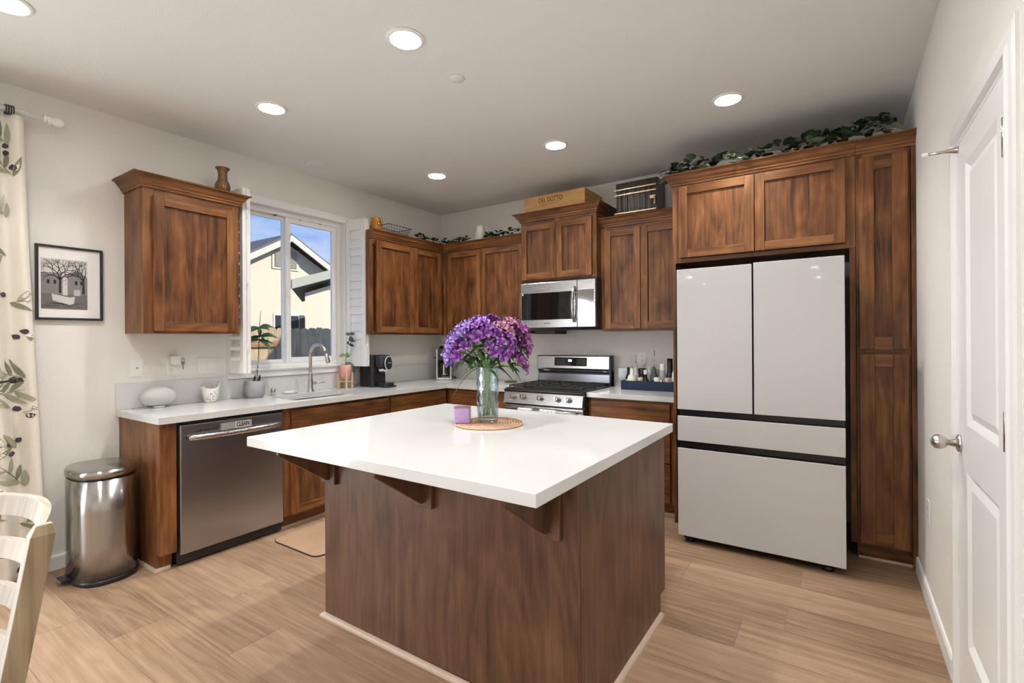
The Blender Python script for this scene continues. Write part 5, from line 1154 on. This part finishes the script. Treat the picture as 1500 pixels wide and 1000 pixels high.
t = thing('wine_crate', 'pale wooden wine box with stamped lettering above the microwave cabinet', 'wooden box', (1.75, -.24, 2.545)); zc = on(2.545)
b = B(); x0, x1, y0, y1, hh = 1.432, 2.058, -.430, -.04, .138
b.box((x0, y0, zc), (x1, y0+.012, zc+hh), 'x'); b.box((x0, y1-.012, zc), (x1, y1, zc+hh), 'x'); b.box((x0, y0+.012, zc), (x0+.012, y1-.012, zc+hh), 'y'); b.box((x1-.012, y0+.012, zc), (x1, y1-.012, zc+hh), 'y'); b.box((x0+.012, y0+.012, zc+hh-.012), (x1-.012, y1-.012, zc+hh-.001), 'x'); b.build('box_body', PINE, t, .001)
INK = simple('burnt_stamp', (.16, .075, .03), .8)
text('stamped_title', 'DEL DOTTO', .062, INK, t, (1.715, y0-.0004, zc+.087), (PI/2, 0, 0), .0003, .72, .0012)
text('stamped_line', 'N A P A   V A L L E Y', .022, INK, t, (1.715, y0-.0004, zc+.047), (PI/2, 0, 0), .0003, .95)
t = thing('caged_crate', 'dark wooden box with a brass wire cage front beside the wine box', 'wooden box', (2.46, -.16, 2.41)); zc = on(2.41)
b = B(); x0, x1, y0, y1, hh = 2.277, 2.645, -.262, -.05, .30; DW = wood('dark_walnut', (.012, .007, .005), (.028, .017, .012), (.06, .036, .025), blotch=.4)
b.box((x0, y0+.012, zc), (x1, y1, zc+hh)); b.build('box_body', DW, t, .003)
b = B(); n = 6
for k in range(n): a0 = x0+.004+(x1-x0-.05)*k/n; b.box((a0, y0+.003, zc+.01), (a0+(x1-x0-.05)/n-.004, y0+.0115, zc+hh-.07))
b.box((x0, y0+.003, zc+hh-.066), (x1, y0+.0115, zc+hh)); b.build('front_slats', DW, t, .0015)
GOLD = simple('pale_brass', (.62, .50, .34), .35, .8)
b = B()
for z in (.030, .190, .235): b.box((x0-.012, y0-.010, zc+z), (x1-.012, y0-.004, zc+z+.011))
b.build('cage_bar', GOLD, t, .001)
b = B()
for k in range(7): x = x0+.038+k*.043; b.tube([(x, y0-.004, zc+.004), (x, y0-.004, zc+.25)], .0016, 6)
for z in (.030, .235): b.tube([(x0-.010, y0-.006, zc+z+.005), (x0-.018, y0+.04, zc+z+.005), (x0-.018, y0+.10, zc+z+.005)], .0016, 6)
b.build('cage_wire', GOLD, t)
b = B(); b.box((x1-.062, y0-.012, zc+.125), (x1-.016, y0-.006, zc+.150)); b.tube([(x1-.022, y0-.012, zc+.14), (x1-.022, y0-.012, zc+.095)], .006, 8); b.ball((x1-.022, y0-.014, zc+.085), (.008, .006, .014), 12, 8); b.build('latch', GOLD, t)
zc = CT+.008
garland('variegated leaf garland along the top of the fridge cabinet', [(2.860, -.60, zc-.05), (2.875, -.66, zc-.02), (2.90, -.71, zc), (3.03, -.72, zc), (3.18, -.71, zc), (3.35, -.72, zc), (3.52, -.70, zc), (3.70, -.735, zc+.01), (3.86, -.70, zc+.02), (3.94, -.71, zc+.02), (4.06, -.71, zc+.03), (4.16, -.70, zc+.02)], 240, 23, GV, (.050, .088), .055)

# ------------------------------------------------------------------ outside the window
GRND = -.25
CRM = simple('cream_siding', (.80, .72, .55), .8, noise=.02)
t_ = CRM.node_tree; wv = t_.nodes.new('ShaderNodeTexWave'); wv.wave_type = 'BANDS'; wv.bands_direction = 'Z'; wv.wave_profile = 'SAW'; wv.inputs['Scale'].default_value = 1.6
c_ = t_.nodes.new('ShaderNodeTexCoord'); t_.links.new(c_.outputs['Object'], wv.inputs['Vector']); bp = t_.nodes.new('ShaderNodeBump'); bp.inputs['Strength'].default_value = .6; bp.inputs['Distance'].default_value = .02
t_.links.new(wv.outputs[0], bp.inputs['Height']); t_.links.new(bp.outputs[0], _bsdf(CRM).inputs['Normal'])
SHGL = simple('roof_shingle', (.16, .15, .14), .9, noise=.3, nscale=20); FASC = simple('cream_fascia', (.74, .68, .56), .7); TAUP = simple('taupe_fascia', (.46, .45, .36), .8); DKW = simple('dark_window', (.05, .06, .07), .1)
b = B(); b.box((-16, -12, GRND-.1), (-.14, 9, GRND)); struct(b.build('ground', simple('yard_ground', (.28, .25, .20), .95, noise=.2, nscale=4)), 'bare yard outside the window')
# unseen block added overhead, sloped to cast the slanted shadow edge on the fence
b = B(); b.prism([(.4, 1.09, H+.13), (.4, 9, H+.13), (.4, 9, 5.4), (.4, 2.90, 5.4)], (6, 0, 0)); struct(b.build('fence_shadow_block', CRM))
t = thing('neighbor_house', 'cream gabled house beyond the fence', 'house', (-11, 4.2, GRND)); hx = -10.0
b = B(); b.prism([(hx, -2.0, GRND), (hx, 10.4, GRND), (hx, 10.4, 1.0), (hx, 4.19, 4.33), (hx, -2.0, 1.0)], (-5, 0, 0)); b.build('wall', CRM, t)
b = B()
for s_ in (-1, 1):
    def rp2(yy, dz): return 4.45-(abs(yy-4.19))*.575+dz
    ye = 4.19+s_*6.6
    b.prism([(hx+.32, 4.19, rp2(4.19, .02)), (hx+.32, ye, rp2(ye, .02)), (hx+.32, ye, rp2(ye, .12)), (hx+.32, 4.19, rp2(4.19, .12))], (-5.6, 0, 0))
b.build('roof', SHGL, t)
b = B()
for s_ in (-1, 1):
    ye = 4.19+s_*6.6; b.prism([(hx+.36, 4.19, rp2(4.19, -.13)), (hx+.36, ye, rp2(ye, -.13)), (hx+.36, ye, rp2(ye, .05)), (hx+.36, 4.19, rp2(4.19, .05))], (-.035, 0, 0))
b.build('fascia', FASC, t)
b = B(); b.box((hx+.001, 3.76, 3.50), (hx+.03, 4.62, 4.12)); vt = b.build('gable_vent_frame', FASC, t)
b = B()
for k in range(11): b.prism([(hx+.031, 3.84, 3.58+.045*k), (hx+.06, 3.84, 3.575+.045*k), (hx+.06, 3.84, 3.59+.045*k), (hx+.031, 3.84, 3.605+.045*k)], (0, .70, 0))
b.build('vent_louvers', simple('vent_louver_tan', (.5, .46, .37), .8), vt)  # louvers in one even tan, darker than the frame
b = B(); b.box((hx+.001, 3.79, 1.15), (hx+.02, 4.83, 2.19)); wf = b.build('window_frame', WPLAS, t)
b = B(); b.box((hx+.02, 3.84, 1.2), (hx+.025, 4.28, 2.12)); b.box((hx+.02, 4.34, 1.2), (hx+.025, 4.60, 2.12)); b.build('pane', DKW, wf)
b = B(); b.box((hx+.02, 4.62, 1.2), (hx+.03, 4.80, 2.15)); b.build('shutter_panel', simple('grey_shutter', (.12, .12, .12), .7), wf)
t = thing('garage_building', 'low cream outbuilding with a taupe eave behind the right window pane', 'building', (-7, 3.6, GRND)); gx = -6.0
b = B(); b.prism([(gx, 2.19, GRND), (gx, 6.5, GRND), (gx, 6.5, 3.9), (gx, 2.19, 2.42)], (-2.6, 1.9, 0)); b.build('wall', CRM, t)
b = B(); sl = .327
b.prism([(gx+.40, 1.60, 2.46), (gx+.40, 6.5, 2.46+4.9*sl), (gx+.40, 6.5, 2.60+4.9*sl), (gx+.40, 1.60, 2.60)], (-3.2, 2.35, 0)); b.build('roof', SHGL, t)
b = B(); b.prism([(gx+.44, 1.60, 2.44), (gx+.44, 6.5, 2.44+4.9*sl), (gx+.44, 6.5, 2.63+4.9*sl), (gx+.44, 1.60, 2.63)], (-.035, 0, 0)); b.build('fascia', TAUP, t)
t = thing('wooden_fence', 'weathered board fence outside the window', 'fence', (-3.6, 0, GRND)); fxx = -3.6
b = B(); y = -7.0; rf2 = random.Random(9)
while y < 5.5:
    h_ = 1.575+rf2.uniform(-.012, .012); b.prism([(fxx, y, GRND), (fxx, y+.138, GRND), (fxx, y+.138, h_-.03), (fxx, y+.11, h_), (fxx, y+.028, h_), (fxx, y, h_-.03)], (-.018, 0, 0)); y += .142
b.build('boards', FENCE, t)
b = B()
for z in (.25, 1.31): b.box((fxx+.001, -7, z-.045), (fxx+.04, .12, z+.045), 'y')
b.build('rail', wood('rail_wood', (.22, .12, .06), (.36, .21, .11), (.48, .30, .17), coat=0, rough=.8), t)

bpy.context.view_layer.update()
